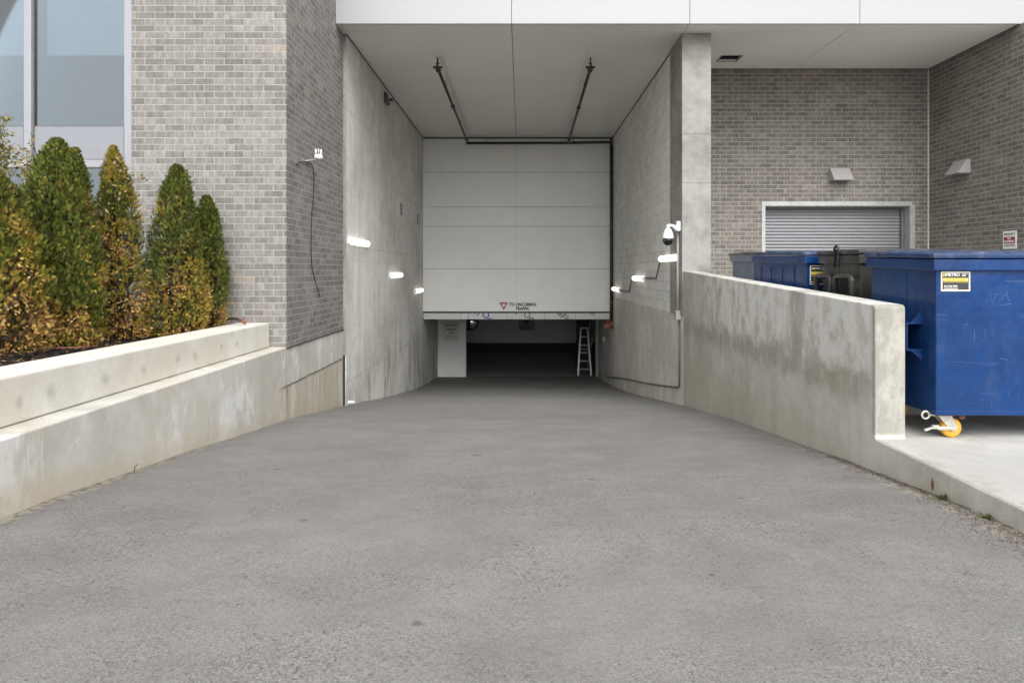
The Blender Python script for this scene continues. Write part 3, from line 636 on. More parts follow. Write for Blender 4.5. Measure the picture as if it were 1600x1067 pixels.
# ------------------------------------------------------------ wall lamps (lit)
def lamp_proto():
    t = empty('wall_lamp', (0, 0, 0))
    L = 1.42; prof = []
    mb = MB()
    # housing: back tray along Y, wall on -X side at x=0 (lamp faces +X)
    mb.box(.0, .04, -L/2, L/2, -.05, .05); mb.build('housing', M['whiteplastic'], t, bevel=.012)
    mb = MB(); s = []
    for a in range(0, 181, 15): s.append((.042 + .062 * math.sin(R(a)), .066 * math.cos(R(a))))
    mb.prism([(x, z) for x, z in s], 'y', -L/2 + .02, L/2 - .02)
    mb.build('diffuser', M['lamp'], t, bevel=.03, seg=3)
    for e in (-1, 1):
        mb = MB(); mb.box(.02, .085, e * (L/2 - .02) - .022, e * (L/2 - .02) + .022, -.05, .05); mb.build('end_cap', M['whiteplastic'], t, bevel=.012)
    return t
def copy_tree(o, parent=None):
    c = o.copy(); C.objects.link(c); c.parent = parent
    for ch in list(o.children): copy_tree(ch, c)
    return c
lp = lamp_proto(); first = True
for (x, y, z, side, lab) in (
    (-3.12, 12.84, E + .53, 0, 'lit white tube lamp on the left concrete wall, the one nearest the brick'),
    (-3.12, 16.6, E - .11, 0, 'lit white tube lamp on the left concrete wall, between the two other lamps there'),
    (-3.12, 20.25, E - .60, 0, 'lit white tube lamp on the left concrete wall, innermost, beside the big panel'),
    (2.84, 12.92, E + .235, 1, 'lit white tube lamp on the right wall just below the dome camera'),
    (2.875, 16.4, E - .19, 1, 'lit white tube lamp, middle of the three on the right wall joined by conduit'),
    (2.875, 20.25, E - .56, 1, 'lit white tube lamp on the right block wall, innermost, beside the dark riser pipe')):
    o = lp if first else copy_tree(lp); first = False
    o.location = (x, y, z); o.rotation_euler = (0, 0, R(180) if side else 0)
    tag(o, lab, 'wall lamp', 'tube lamps along the ramp walls')
# conduits on the right wall
CX = 2.855
mb = MB(); mb.tube([wl(CX, 1031, 409), wl(CX, 1025, 435), wl(CX, 1007, 434)], .014, 8)
tag(mb.build('conduit', M['darkconduit']), 'bent dark conduit linking the lamp under the dome camera to the middle lamp', 'conduit', 'conduits on the right wall')
mb = MB(); mb.tube([wl(CX, 987, 438), wl(CX, 983, 455.5), wl(CX, 966, 453)], .014, 8)
tag(mb.build('conduit', M['darkconduit']), 'bent dark conduit linking the middle lamp to the innermost right lamp', 'conduit', 'conduits on the right wall')
mb = MB(); mb.tube([(2.815, 12.22, E + .70), (2.815, 12.22, E - .72)], .022, 10)
tag(mb.build('conduit', M['boxgrey']), 'pale vertical conduit running down from the dome camera to the junction box', 'conduit', 'conduits on the right wall')
pts = [(2.838, 12.22, E - .88), (2.838, 12.22, E - 2.06), (2.838, 12.32, E - 2.12)]
for px, py in ((1022, 600.5), (1000, 596.5), (975, 591), (949, 589)): q = wl(2.838, px, py); pts.append(q)
mb = MB(); mb.tube(pts, .017, 8)
tag(mb.build('conduit', M['darkconduit']), 'thin dark conduit dropping from the junction box and following the ramp into the garage', 'conduit', 'conduits on the right wall')
jb = empty('junction_box', (2.80, 12.22, E - .80), 'square grey electrical box on the right wall at the bottom of the pale conduit', 'junction box')
mb = MB(); mb.box(2.765, 2.86, 12.14, 12.30, E - .88, E - .72); mb.build('case', M['boxgrey'], jb, bevel=.008)
mb = MB(); mb.box(2.757, 2.764, 12.15, 12.29, E - .872, E - .728); mb.build('cover', M['conduit'], jb, bevel=.002)
sb = empty('switch_box', wl(2.84, 944, 530), 'small grey box with a rod below it, low on the right wall near the ladder', 'electrical box')
q = wl(2.84, 944, 530); mb = MB(); mb.box(2.78, 2.86, q.y - .06, q.y + .06, q.z - .08, q.z + .08); mb.build('case', M['boxgrey'], sb, bevel=.006)
mb = MB(); mb.tube([(2.82, q.y, q.z - .08), (2.82, q.y, q.z - .85)], .012, 8); mb.build('rod', M['conduit'], sb)

# ------------------------------------------------------------ dome camera
dc = empty('security_camera', (2.84, 12.14, E + .8), 'white dome security camera hanging from a curved bracket on the concrete column', 'camera')
mb = MB(); mb.box(2.765, 2.842, 12.08, 12.20, E + .70, E + .885); mb.build('wall_plate', M['whiteplastic'], dc, bevel=.02, seg=3)
mb = MB(); mb.tube([(2.78, 12.14, E + .74), (2.74, 12.14, E + .785), (2.70, 12.14, E + .805), (2.64, 12.14, E + .81), (2.62, 12.14, E + .80)], [.05, .032, .026, .024, .024], 12)
mb.tube([(2.62, 12.14, E + .815), (2.62, 12.14, E + .74)], [.03, .03], 14); mb.build('bracket', M['whiteplastic'], dc, smooth=True)
mb = MB(); cz = E + .585
mb.lathe([(.025, .175), (.045, .165), (.062, .14), (.082, .095), (.096, .04), (.1, .005), (.1, -.01), (.092, -.014)], (2.62, 12.14, cz)); mb.build('housing', M['whiteplastic'], dc)
mb = MB(); mb.lathe([(.09, -.0145)] + [(.093 * math.cos(R(a)), -.035 - .105 * math.sin(R(a))) for a in range(0, 90, 9)] + [(.004, -.14)], (2.62, 12.14, cz)); dm = mb.build('dome', M['glassdome'], dc)
mb = MB()
for k in range(14):
    pass
mb.tube([(2.62 + .072 * math.cos(R(a)), 12.14 - .062, cz - .055 + .024 * math.sin(R(a))) for a in range(0, 181, 20)], .006, 6); mb.build('lens_ring', M['conduit'], dm)

# ------------------------------------------------------------ sprinkler pipes
sp = empty('sprinkler_pipe', (0, 21.1, E + 3.98), 'dark sprinkler pipework with two branches under the soffit and a riser beside the big panel', 'pipe')
zp = E + 3.98; yp = 21.15
mb = MB(); mb.tube([(-1.72, yp, zp - .01), (1.46, yp, zp), (2.70, yp, zp + .02), (2.78, yp, zp + .0), (2.80, yp, zp - .09)], .042, 12); mb.build('main_pipe', M['pipe'], sp)
mb = MB(); mb.tube([(2.80, yp, zp - .09), (2.80, yp, E - 1.62)], .05, 12); mb.build('riser', M['pipe'], sp)
for xa, xb, h in ((-1.68, -1.66, 0), (1.45, 1.36, 1)):
    mb = MB(); mb.tube([(xa, yp, zp), (xb, 13.35, zp + .02)], .032, 10); mb.build('branch_pipe', M['pipe'], sp)
    for yy in (20.6, 16.5 + h * .1, 13.5):
        t = (yp - yy) / (yp - 13.35); x = xa + (xb - xa) * t; mb = MB(); mb.tube([(x, yy - .05, zp + .01), (x, yy + .05, zp + .01)], .052, 10); mb.build('coupling', M['pipe'], sp)
    mb = MB(); mb.tube([(xb, 13.4, zp), (xb, 13.4, SOF)], .015, 8); mb.tube([(xb - .09, 13.4, zp + .03), (xb + .09, 13.4, zp + .03)], .024, 8); mb.lathe([(.04, 0), (.04, .012)], (xb, 13.4, zp + .10), seg=12)
    mb.tube([(xb, 13.3, zp + .01), (xb, 13.52, zp + .01)], .04, 10); mb.build('sprinkler_head', M['pipe'], sp)
    for yy in (15.0, 18.8):
        t = (yp - yy) / (yp - 13.35); x = xa + (xb - xa) * t; mb = MB(); mb.tube([(x, yy, zp), (x, yy, SOF)], .008, 6); mb.build('hanger', M['conduit'], sp)
for x in (-1.1, 1.62): mb = MB(); mb.tube([(x, yp, zp), (x, yp, SOF)], .012, 6); mb.build('hanger', M['conduit'], sp)
for z in (E + 3.0, E + 1.2, E - .55, E - 1.0): mb = MB(); mb.tube([(2.80, yp, z - .05), (2.80, yp, z + .05)], .058, 10); mb.build('coupling', M['pipe'] if z > E else M['redpaint'], sp)
mb = MB(); mb.tube([(2.80, yp, E - 1.58), (2.80, yp, E - 1.80)], .06, 12); mb.tube([(2.84, yp, E - 1.72), (2.60, yp, E - 1.74)], .05, 10); mb.tube([(2.66, yp, E - 1.56), (2.66, yp, E - 1.72)], .022, 8); mb.lathe([(.08, 0), (.08, .015)], (2.64, yp - .10, E - 1.72), axis='y', seg=14)
mb.build('valve', M['redpaint'], sp)

# ------------------------------------------------------------ recessed lamp, sounder, louvres, vents
rl = empty('recessed_lamp', (4.115, 13.445, SOF), 'square dark recessed ceiling lamp, unlit, in the white soffit right of the column', 'ceiling lamp')
mb = MB()
for bx in ((3.905, 4.325, 13.255, 13.272), (3.905, 4.325, 13.618, 13.635), (3.905, 3.922, 13.272, 13.618), (4.308, 4.325, 13.272, 13.618)): mb.box(*bx, SOF - .006, SOF - .0005)
mb.build('trim', M['blackplastic'], rl)
mb = MB(); mb.box(3.93, 4.30, 13.28, 13.61, SOF + .09, SOF + .12); mb.build('lens', M['glassdome'], rl)
q = wl(-3.12, 602, 155)
hn = empty('sounder', q, 'small black box high on the left concrete wall just under the soffit', 'alarm sounder')
mb = MB(); mb.hexa([(-3.12, q.y - .17, q.z - .12), (-3.02, q.y - .15, q.z - .12), (-3.02, q.y + .12, q.z - .10), (-3.12, q.y + .17, q.z - .12), (-3.12, q.y - .17, q.z + .12), (-3.06, q.y - .17, q.z + .12), (-3.06, q.y + .15, q.z + .10), (-3.12, q.y + .17, q.z + .12)]); mb.build('case', M['blackplastic'], hn, bevel=.01)
mb = MB(); mb.lathe([(.02, 0), (.035, .05), (.05, .07)], (-3.02, q.y, q.z - .02), axis='x', seg=14); mb.build('horn', M['blackplastic'], hn)
for i, (px, py, lab) in enumerate(((626, 327, 'small dark louvred vent in the left concrete wall, the nearer of the pair'), (652, 343, 'small dark louvred vent in the left concrete wall, closest to the big panel'))):
    q = wl(-3.12, px, py); v = empty('louvre_vent', q, lab, 'vent', 'louvred vents in the left wall')
    mb = MB(); mb.box(-3.12, -3.108, q.y - .16, q.y + .16, q.z - .15, q.z + .15); mb.build('frame', M['conc_tall'], v)
    mb = MB()
    for k in range(3):
        for e in (-1, 1): mb.box(-3.106, -3.102, q.y + e * .075 - .058, q.y + e * .075 + .058, q.z - .105 + k * .1 - .032, q.z - .105 + k * .1 + .032)
    mb.build('slot', M['blackplastic'], v)
    mb = MB()
    for k in range(4): mb.box(-3.106, -3.098, q.y - .14, q.y + .14, q.z - .155 + k * .1 - .006, q.z - .155 + k * .1 + .006)
    mb.build('blade', M['darkconduit'], v)
# vent hoods
vh = empty('vent_hood', (6.6, WY, E + 2.0), 'grey sloped metal vent hood on the brick wall above the roller shutter', 'vent', 'vent hoods on the brick walls')
def hood(t, T):
    """T maps local (u along wall, o out from wall, z) to world"""
    def H(mb, pts): mb.hexa([T(*p) for p in pts])
    mb = MB(); wv, z0, z1, d = .2, -.13, .13, .24
    H(mb, [(-wv, 0, z0), (wv, 0, z0), (wv, .012, z0), (-wv, .012, z0), (-wv, 0, z1), (wv, 0, z1), (wv, .012, z1), (-wv, .012, z1)])
    mb.build('back_plate', M['hood'], t)
    mb = MB()
    H(mb, [(-wv, .0125, z0), (wv, .0125, z0), (wv, d, z0), (-wv, d, z0), (-wv, .0125, z1), (wv, .0125, z1), (wv, .07, z1), (-wv, .07, z1)])
    for f in list(mb.bm.faces):
        if all(abs(v.co.z - T(0, 0, z0)[2]) < 1e-5 for v in f.verts): mb.bm.faces.remove(f)
    o = mb.build('hood', M['hood'], t); m = o.modifiers.new('s', 'SOLIDIFY'); m.thickness = .008; m.offset = -1
    mb = MB(); H(mb, [(-wv + .03, .02, z0 + .05), (wv - .03, .02, z0 + .05), (wv - .03, d - .06, z0 + .05), (-wv + .03, d - .06, z0 + .05), (-wv + .03, .02, z0 + .06), (wv - .03, .02, z0 + .06), (wv - .03, d - .06, z0 + .06), (-wv + .03, d - .06, z0 + .06)]); mb.build('damper', M['blackplastic'], t)
hood(vh, lambda u, o, z: (6.6 + u, WY - o, E + 1.99 + z))
vh2 = empty('vent_hood', (8.485, 13.05, E + 1.98), 'grey sloped metal vent hood on the right-hand brick wall above the red and white notice', 'vent', 'vent hoods on the brick walls')
hood(vh2, lambda u, o, z: (8.485 - o, 13.02 + u, E + 1.98 + z))
# notice on the right brick wall
q0 = wl(8.47, 1577, 375)
ns = empty('notice_sign', q0, 'white notice with a red middle band on the right brick wall above the dumpsters', 'sign')
hw, hh = .16, .155
mb = MB(); mb.box(8.472, 8.484, q0.y - hw, q0.y + hw, q0.z - hh, q0.z + hh); mb.build('panel', M['white_ink'], ns, bevel=.002)
mb = MB(); mb.box(8.469, 8.4715, q0.y - hw * .84, q0.y + hw * .84, q0.z - hh * .40, q0.z + hh * .33); mb.build('red_band', M['red_ink'], ns)
rot = (R(90), 0, R(-90))
text('lettering', 'ABSOLUTELY', (8.4695, q0.y, q0.z + .098), .052, M['black_ink'], ns, rot=rot, sx=.9)
text('lettering', 'NO', (8.467, q0.y, q0.z + .022), .052, M['white_ink'], ns, rot=rot, sx=1.0, bold=.001)
text('lettering', 'DUMPING', (8.467, q0.y, q0.z - .03), .056, M['white_ink'], ns, rot=rot, sx=.95, bold=.001)
text('lettering', 'VIOLATORS', (8.4695, q0.y, q0.z - .10), .052, M['black_ink'], ns, rot=rot, sx=.9)
# pier sign
q0 = at(705, 518.5, 25.29)
ps = empty('parking_sign', q0, 'white reserved parking sign on the pale pier at the garage mouth', 'sign')
mb = MB(); mb.box(q0.x - .27, q0.x + .27, 25.285, 25.297, q0.z - .36, q0.z + .36); mb.build('panel', M['boxgrey'], ps, bevel=.002)
mb = MB(); mb.box(q0.x - .25, q0.x + .25, 25.281, 25.2845, q0.z - .34, q0.z + .34); mb.build('face', M['white_ink'], ps)
for body, dz, sz in (('RESERVED', .23, .125), ('PARKING', .09, .125), ('ONLY', -.04, .125)): text('lettering', body, (q0.x, 25.279, q0.z + dz), sz, M['black_ink'], ps, sx=.72, bold=.002)
mb = MB(); mb.box(q0.x - .23, q0.x + .23, 25.278, 25.2805, q0.z - .138, q0.z - .128); mb.build('rule', M['black_ink'], ps)
for body, dz in (('UNAUTHORIZED VEHICLES', -.175), ('WILL BE TOWED AWAY', -.225), ("AT OWNER'S EXPENSE", -.275)): text('lettering', body, (q0.x, 25.279, q0.z + dz), .045, M['black_ink'], ps, sx=.75)
# small faded sign on the garage's back wall
q0 = at(823, 507.5, 33.97); fs = empty('wall_sign', q0, 'small faded sign on the far wall inside the garage', 'sign')
mb = MB(); mb.box(q0.x - .4, q0.x + .4, 33.975, 33.99, q0.z - .28, q0.z + .34); mb.build('panel', M['boxgrey'], fs)
mb = MB(); tri(mb, q0.x, q0.z + .12, .16, 33.965, 33.974); mb.box(q0.x - .33, q0.x + .33, 33.965, 33.974, q0.z - .12, q0.z - .09); mb.box(q0.x - .28, q0.x + .28, 33.965, 33.974, q0.z - .2, q0.z - .17); mb.build('marking', M['red_ink'], fs)
# convex mirror
q0 = at(735, 504, 27.0); cm = empty('convex_mirror', q0, 'round convex traffic mirror hanging inside the garage behind the pale pier', 'mirror')
mb = MB(); mb.lathe([(.30, 0), (.315, -.02), (.29, -.04)], q0, axis='y', seg=28); mb.build('rim', M['blackplastic'], cm)
mb = MB(); mb.lathe([(.289, -.041), (.26, -.06), (.2, -.085), (.1, -.105), (.01, -.11)], q0, axis='y', seg=28); mb.build('mirror_face', M['mirror'], cm)
mb = MB(); mb.tube([(q0.x, 27.02, q0.z + .1), (q0.x, 27.05, E - 1.5)], .02, 8); mb.build('arm', M['blackplastic'], cm)
# ladder
ld = empty('stepladder', (2.36, 25.6, gz(25.6)), 'aluminium stepladder standing open at the right side of the garage mouth', 'ladder')
zb = gz(25.55) + .005; zt = zb + 1.77; fy, ty, by = 25.42, 25.72, 26.25
def lx(t, side): a, b = (2.115, 2.245) if side < 0 else (2.61, 2.50); return a + (b - a) * t
for sd_ in (-1, 1):
    a0, a1 = lx(0, sd_), lx(1, sd_); s_ = .028
    mb = MB(); mb.hexa([(a0 - s_, fy - .012, zb + .03), (a0 + s_, fy - .012, zb + .03), (a0 + s_, fy + .05, zb + .03), (a0 - s_, fy + .05, zb + .03), (a1 - s_, ty - .012, zt), (a1 + s_, ty - .012, zt), (a1 + s_, ty + .05, zt), (a1 - s_, ty + .05, zt)]); mb.build('front_rail', M['alu'], ld)
    mb = MB(); mb.hexa([(a0 - .015, by, zb + .03), (a0 + .015, by, zb + .03), (a0 + .015, by + .03, zb + .03), (a0 - .015, by + .03, zb + .03), (a1 - .015, ty + .06, zt), (a1 + .015, ty + .06, zt), (a1 + .015, ty + .09, zt), (a1 - .015, ty + .09, zt)]); mb.build('rear_rail', M['alu'], ld)
    for yy in (fy + .02, by + .015):
        mb = MB(); mb.box(a0 - .03, a0 + .03, yy - .035, yy + .035, zb - .003, zb + .04); mb.build('foot', M['rubber'], ld)
for i, t in enumerate((.16, .33, .5, .66, .83)):
    z = zb + 1.77 * t; y = fy + (ty - fy) * t
    mb = MB(); mb.box(lx(t, -1) + .02, lx(t, 1) - .02, y - .015, y + .085, z - .028, z + .012); mb.build('step', M['alu'], ld, bevel=.003)
mb = MB(); mb.box(2.21, 2.535, ty - .04, ty + .14, zt - .01, zt + .05); mb.build('top_cap', M['alu'], ld, bevel=.01)
for bx in ((2.15, 2.58, by - .1, by - .08, zb + .45, zb + .475), (2.18, 2.55, by - .25, by - .23, zb + .95, zb + .975)):
    mb = MB(); mb.box(*bx); mb.build('brace', M['alu'], ld)
# hanging hoist chain near the jamb
mb = MB()
pts = []
for i in range(0, 41):
    a = i / 40; pts.append((2.66 + .05 * math.sin(a * math.pi * 2) * 1.0, 25.9, E - 1.5 - 1.45 * (1 - abs(2 * a - 1))))
mb.tube(pts, .016, 6); tag(mb.build('hoist_chain', M['conduit']), 'loop of hanging hoist chain in the dark gap right of the stepladder', 'chain')

# ------------------------------------------------------------ antenna and cable on the brick return
q0 = wl(-3.165, 479, 246)
an = empty('wireless_antenna', q0, 'small white antenna unit with upright prongs on the brick side wall', 'antenna')
mb = MB(); mb.box(-3.16, -3.0, q0.y - .02, q0.y + .02, q0.z - .055, q0.z - .03); mb.tube([(-3.15, q0.y - .14, q0.z - .08), (-3.02, q0.y, q0.z - .04)], .012, 8); mb.box(-3.165, -3.15, q0.y - .2, q0.y - .1, q0.z - .12, q0.z - .04); mb.build('bracket', M['conduit'], an)
mb = MB(); mb.lathe([(.05, -.03), (.062, -.015), (.062, .02), (.05, .035)], (-2.99, q0.y, q0.z), seg=18); mb.build('body', M['whiteplastic'], an)
mb = MB()
for a in range(0, 360, 72): mb.tube([(-2.99 + .045 * math.cos(R(a)), q0.y + .045 * math.sin(R(a)), q0.z + .03), (-2.99 + .047 * math.cos(R(a)), q0.y + .047 * math.sin(R(a)), q0.z + .12)], .007, 6)
mb.build('prong', M['whiteplastic'], an)
pp = [(463, 258), (470, 253), (480, 253), (487, 257), (490, 268), (491, 285), (489.5, 310), (487.5, 330), (486.5, 360), (486, 385), (486.5, 405), (488, 420), (492, 437), (496, 450), (500, 464)]
P3 = [wl(-3.15, *p) for p in pp]; mb = MB(); mb.tube(P3, .006, 6)
tag(mb.build('cable', M['rubber']), 'loose black cable hanging down the brick side wall below the antenna', 'cable')
# stub pipe and hoses
mb = MB(); a = wl(-3.06, 541, 634); mb.tube([(-3.16, 12.2, gz(12.2) + .05), (-3.02, 12.25, gz(12.2) + .05)], .03, 10)
tag(mb.build('pipe_stub', M['whiteplastic']), 'short white pipe stub at the foot of the left wall by the dark joint', 'pipe')
hp = [(316, 512, 8.6), (335, 503, 8.75), (352, 499, 8.8), (368, 498, 8.75), (378, 501, 8.7)]
mb = MB(); mb.tube([at(*p) for p in hp], .016, 8); ho = mb.build('irrigation_hose', M['hose']); tag(ho, 'black irrigation hose arching over the planter wall by the brick corner', 'hose')
mb = MB(); mb.tube([at(374, 500, 8.71), at(380, 502.5, 8.69), at(384, 506, 8.68)], [.018, .024, .012], 8); mb.build('hose_end', M['hose_red'], ho)
mb = MB(); q1 = at(45, 549, 6.6); q2 = at(108, 551, 6.75); mb.tube([(q1.x, q1.y, E - .77), ((q1.x + q2.x) / 2, q1.y + .1, E - .765), (q2.x, q2.y, E - .77), (q2.x + .5, q2.y + .5, E - .79)], .014, 8)
tag(mb.build('drip_pipe', M['hose_red']), 'thin brown drip pipe lying on the dark mulch below the cedars', 'pipe')

# ------------------------------------------------------------ dumpsters
def dumpster(label, x0, x1, y0, y1, zt0, zt1, body, lid, extra=None, flange=.085):
    """zt0/zt1: top height at the front / rear"""
    t = empty('dumpster', ((x0 + x1) / 2, (y0 + y1) / 2, ZS), label, 'dumpster', 'dumpsters behind the parapet wall')
    zb = E - 1.15; f0, f1 = zt0 - .07, zt1 - .07
    mb = MB(); mb.hexa([(x0, y0, zb), (x1, y0, zb), (x1, y1, zb), (x0, y1, zb), (x0, y0, f0), (x1, y0, f0), (x1, y1, f1), (x0, y1, f1)])
    bo = mb.build('body', body, t, bevel=.008)
    mb = MB(); r = .035
    mb.hexa([(x0 - r, y0 - r, f0 - flange), (x1 + r, y0 - r, f0 - flange), (x1 + r, y1 + r, f1 - flange), (x0 - r, y1 + r, f1 - flange), (x0 - r, y0 - r, f0 + .006), (x1 + r, y0 - r, f0 + .006), (x1 + r, y1 + r, f1 + .006), (x0 - r, y1 + r, f1 + .006)])
    mb.build('rim', body, t, bevel=.008)
    mb = MB(); r2 = .004
    mb.hexa([(x0 - r2, y0 - .006, zb - .004), (x1 + r2, y0 - .006, zb - .004), (x1 + r2, y1, zb - .004), (x0 - r2, y1, zb - .004), (x0 - r2, y0 - .006, zb + .03), (x1 + r2, y0 - .006, zb + .03), (x1 + r2, y1, zb + .03), (x0 - r2, y1, zb + .03)])
    mb.build('base_rail', body, t, bevel=.003)
    xm = (x0 + x1) / 2
    for a, b, dz in ((x0 - .05, xm - .012, 0), (xm + .012, x1 + .05, .0)):
        mb = MB(); e = .05
        mb.hexa([(a, y0 - e, f0 + .012), (b, y0 - e, f0 + .012), (b, y1 + e, f1 + .012), (a, y1 + e, f1 + .012), (a, y0 - e, f0 + .05), (b, y0 - e, f0 + .05), (b, y1 + e, f1 + .056), (a, y1 + e, f1 + .056)])
        w_ = b - a
        for k in range(3):
            c0 = a + w_ * (.14 + .27 * k); c1 = c0 + w_ * .18
            mb.hexa([(c0, y0 + .06, f0 + .0505), (c1, y0 + .06, f0 + .0505), (c1, y1 - .08, f1 + .0555), (c0, y1 - .08, f1 + .0555), (c0 + .03, y0 + .09, f0 + .066), (c1 - .03, y0 + .09, f0 + .066), (c1 - .03, y1 - .11, f1 + .071), (c0 + .03, y1 - .11, f1 + .071)])
        lo = mb.build('lid', lid, t, bevel=.01)
        mb = MB(); zr = f1 + .062; mb.tube([(a + .25, y1 - .02, zr), (a + .45, y1 - .02, zr)], .014, 8); mb.tube([(a + .22, y1 - .02, zr), (a + .48, y1 - .02, zr)], .008, 6); mb.build('hinge', M['rubber'], lo)
    return t, bo
def pocket(t, x0, ya, yb, za, zb_, mat, out=.13, side=-1):
    """square steel fork sleeve with gussets on the x0 side"""
    s = side; xo = x0 + s * out; th = .010
    mb = MB()
    def bx(a, b, *r): mb.box(min(a, b), max(a, b), *r)
    bx(x0 - s*0 + s*.001, xo, ya, yb, zb_ - th, zb_); bx(x0 + s*.001, xo, ya, yb, za, za + th); bx(xo, xo + s * th, ya, yb, za, zb_)
    for yy in (ya + .01, yb - .06):
        mb.prism([(x0 + s*.001, zb_ + .001), (x0 + s * out * .75, zb_ + .001), (x0 + s*.001, zb_ + .10)], 'y', yy, yy + .008)
        mb.prism([(x0 + s*.001, za - .001), (x0 + s * out * .75, za - .001), (x0 + s*.001, za - .08)], 'y', yy, yy + .008)
    return mb.build('fork_pocket', mat, t)
def caster(t, x, y, flip=1):
    zb = E - 1.15; wr = .08; cz = ZS + .004 + wr
    mb = MB(); mb.box(x - .11, x + .13, y - .06, y + .08, zb - .022, zb - .005); mb.box(x + .08, x + .125, y - .055, y - .05, zb - .05, zb - .022); cs = mb.build('caster', M['rust'], t)
    mb = MB(); mb.lathe([(.03, -.028), (wr - .012, -.028), (wr, -.02), (wr, .02), (wr - .012, .028), (.03, .028)], (x + .04, y, cz), axis='y', seg=32); wh = mb.build('wheel', M['casteryellow'], cs)
    mb = MB()
    for e in (-1, 1):
        yy = y + e * .036
        mb.prism([(x - .085, zb - .023), (x + .03, zb - .023), (x + .075, cz + .01), (x + .065, cz - .025), (x + .035, cz - .03), (x + .01, cz - .005)], 'y', yy - .004, yy + .004)
    mb.box(x - .085, x + .03, y - .04, y + .04, zb - .028, zb - .0225)
    mb.tube([(x + .045, y - .05, cz), (x + .045, y + .05, cz)], .017, 12); mb.build('fork', M['casterzinc'], cs, bevel=.002)
    mb = MB(); mb.box(x - .09, x + .03, y - .052, y - .042, cz - .012, cz + .016); mb.box(x - .135, x - .085, y - .06, y - .03, cz - .002, cz + .028)
    mb.hexa([(x - .19, y - .055, cz - .022), (x - .185, y - .03, cz - .03), (x - .13, y - .03, cz + .0), (x - .13, y - .055, cz + .0), (x - .20, y - .055, cz - .008), (x - .20, y - .03, cz - .008), (x - .13, y - .03, cz + .015), (x - .13, y - .055, cz + .015)])
    mb.build('brake_lever', M['casterzinc'], cs, bevel=.003)
    return cs
# first blue one
d1, b1 = dumpster('large scuffed blue dumpster at the right edge, the nearest one, with a yellow caster wheel', 3.31, 5.25, 5.42, 6.42, E + .155, E + .19, M['blue'], M['bluelid'])
pocket(d1, 3.31, 5.60, 6.3, E - .66, E - .43, M['blue'], out=.122)
for cx_, cy_ in ((3.46, 5.54), (5.0, 5.54), (3.46, 6.30), (5.0, 6.30)):
    cs = caster(d1, cx_, cy_)
mb = MB(); z_ = E - 1.168
mb.tube([(3.30, 5.50, z_), (3.46, 5.50, z_)], .009, 8); mb.tube([(3.275 + .03 * math.cos(R(a)), 5.50, z_ + .03 * math.sin(R(a))) for a in range(0, 361, 24)], .008, 8, cap=False); mb.build('tow_eye', M['casterzinc'], d1)
mb = MB(); mb.box(3.312, 3.39, 5.4172, 5.4195, E - .80, E - .39); mb.build('corner_plate', M['blue'], b1, bevel=.002)
mb = MB(); mb.box(3.3065, 3.3098, 5.83, 5.845, E - 1.1, E + .0); mb.build('weld_seam', M['blue'], b1)
# scratches worn into the paint of the front face
random.seed(4); mb = MB()
def scr(x, z, dx, dz, w=.0016, n=7, j=.004):
    pts = [Vector((x + dx * i / n, 5.4188, z + dz * i / n + random.uniform(-j, j) * (0 < i < n))) for i in range(n + 1)]
    for a, b in zip(pts, pts[1:]):
        d = (b - a).normalized(); pz = Vector((-d.z, 0, d.x)) * w
        vs = [mb.bm.verts.new(v) for v in (a - pz, b - pz, b + pz, a + pz)]; mb.bm.faces.new(vs)
def SX(px): return (px - VX) / F * 5.42
def SZ(py): return E - (py - VY) / F * 5.42
for a, b, c_, d in ((1480, 565, 1558, 567), (1530, 568, 1545, 571), (1545, 571, 1560, 569), (1571, 439, 1600, 440), (1595, 493, 1600, 494), (1545, 458, 1550, 470), (1551, 474, 1557, 458), (1558, 473, 1572, 459), (1560, 478, 1580, 474), (1566, 470, 1567, 460), (1572, 455, 1576, 471), (1522, 516, 1522.5, 532), (1538, 514, 1539, 528), (1507, 509, 1512, 505), (1530, 614, 1564, 616), (1549, 628, 1549.5, 643), (1562, 560, 1575, 563), (1463, 492, 1480, 492.5), (1540, 473, 1546, 459)):
    scr(SX(a), SZ(b), SX(c_) - SX(a), SZ(d) - SZ(b), random.choice((.0009, .0014, .002)))
for k in range(24):
    a = random.uniform(1470, 1640); b = random.uniform(430, 645); l = random.choice((6, 10, 18)); an_ = random.choice((0, 0, 0, 1.5, .7))
    scr(SX(a), SZ(b), l * math.cos(an_) * .0051, l * math.sin(an_) * .0051, random.uniform(.0004, .0009))
s = SH('bare_scratch'); scm = s.done((.06, .10, .23), .5)
mb.build('scratch', scm, b1, recalc=False)
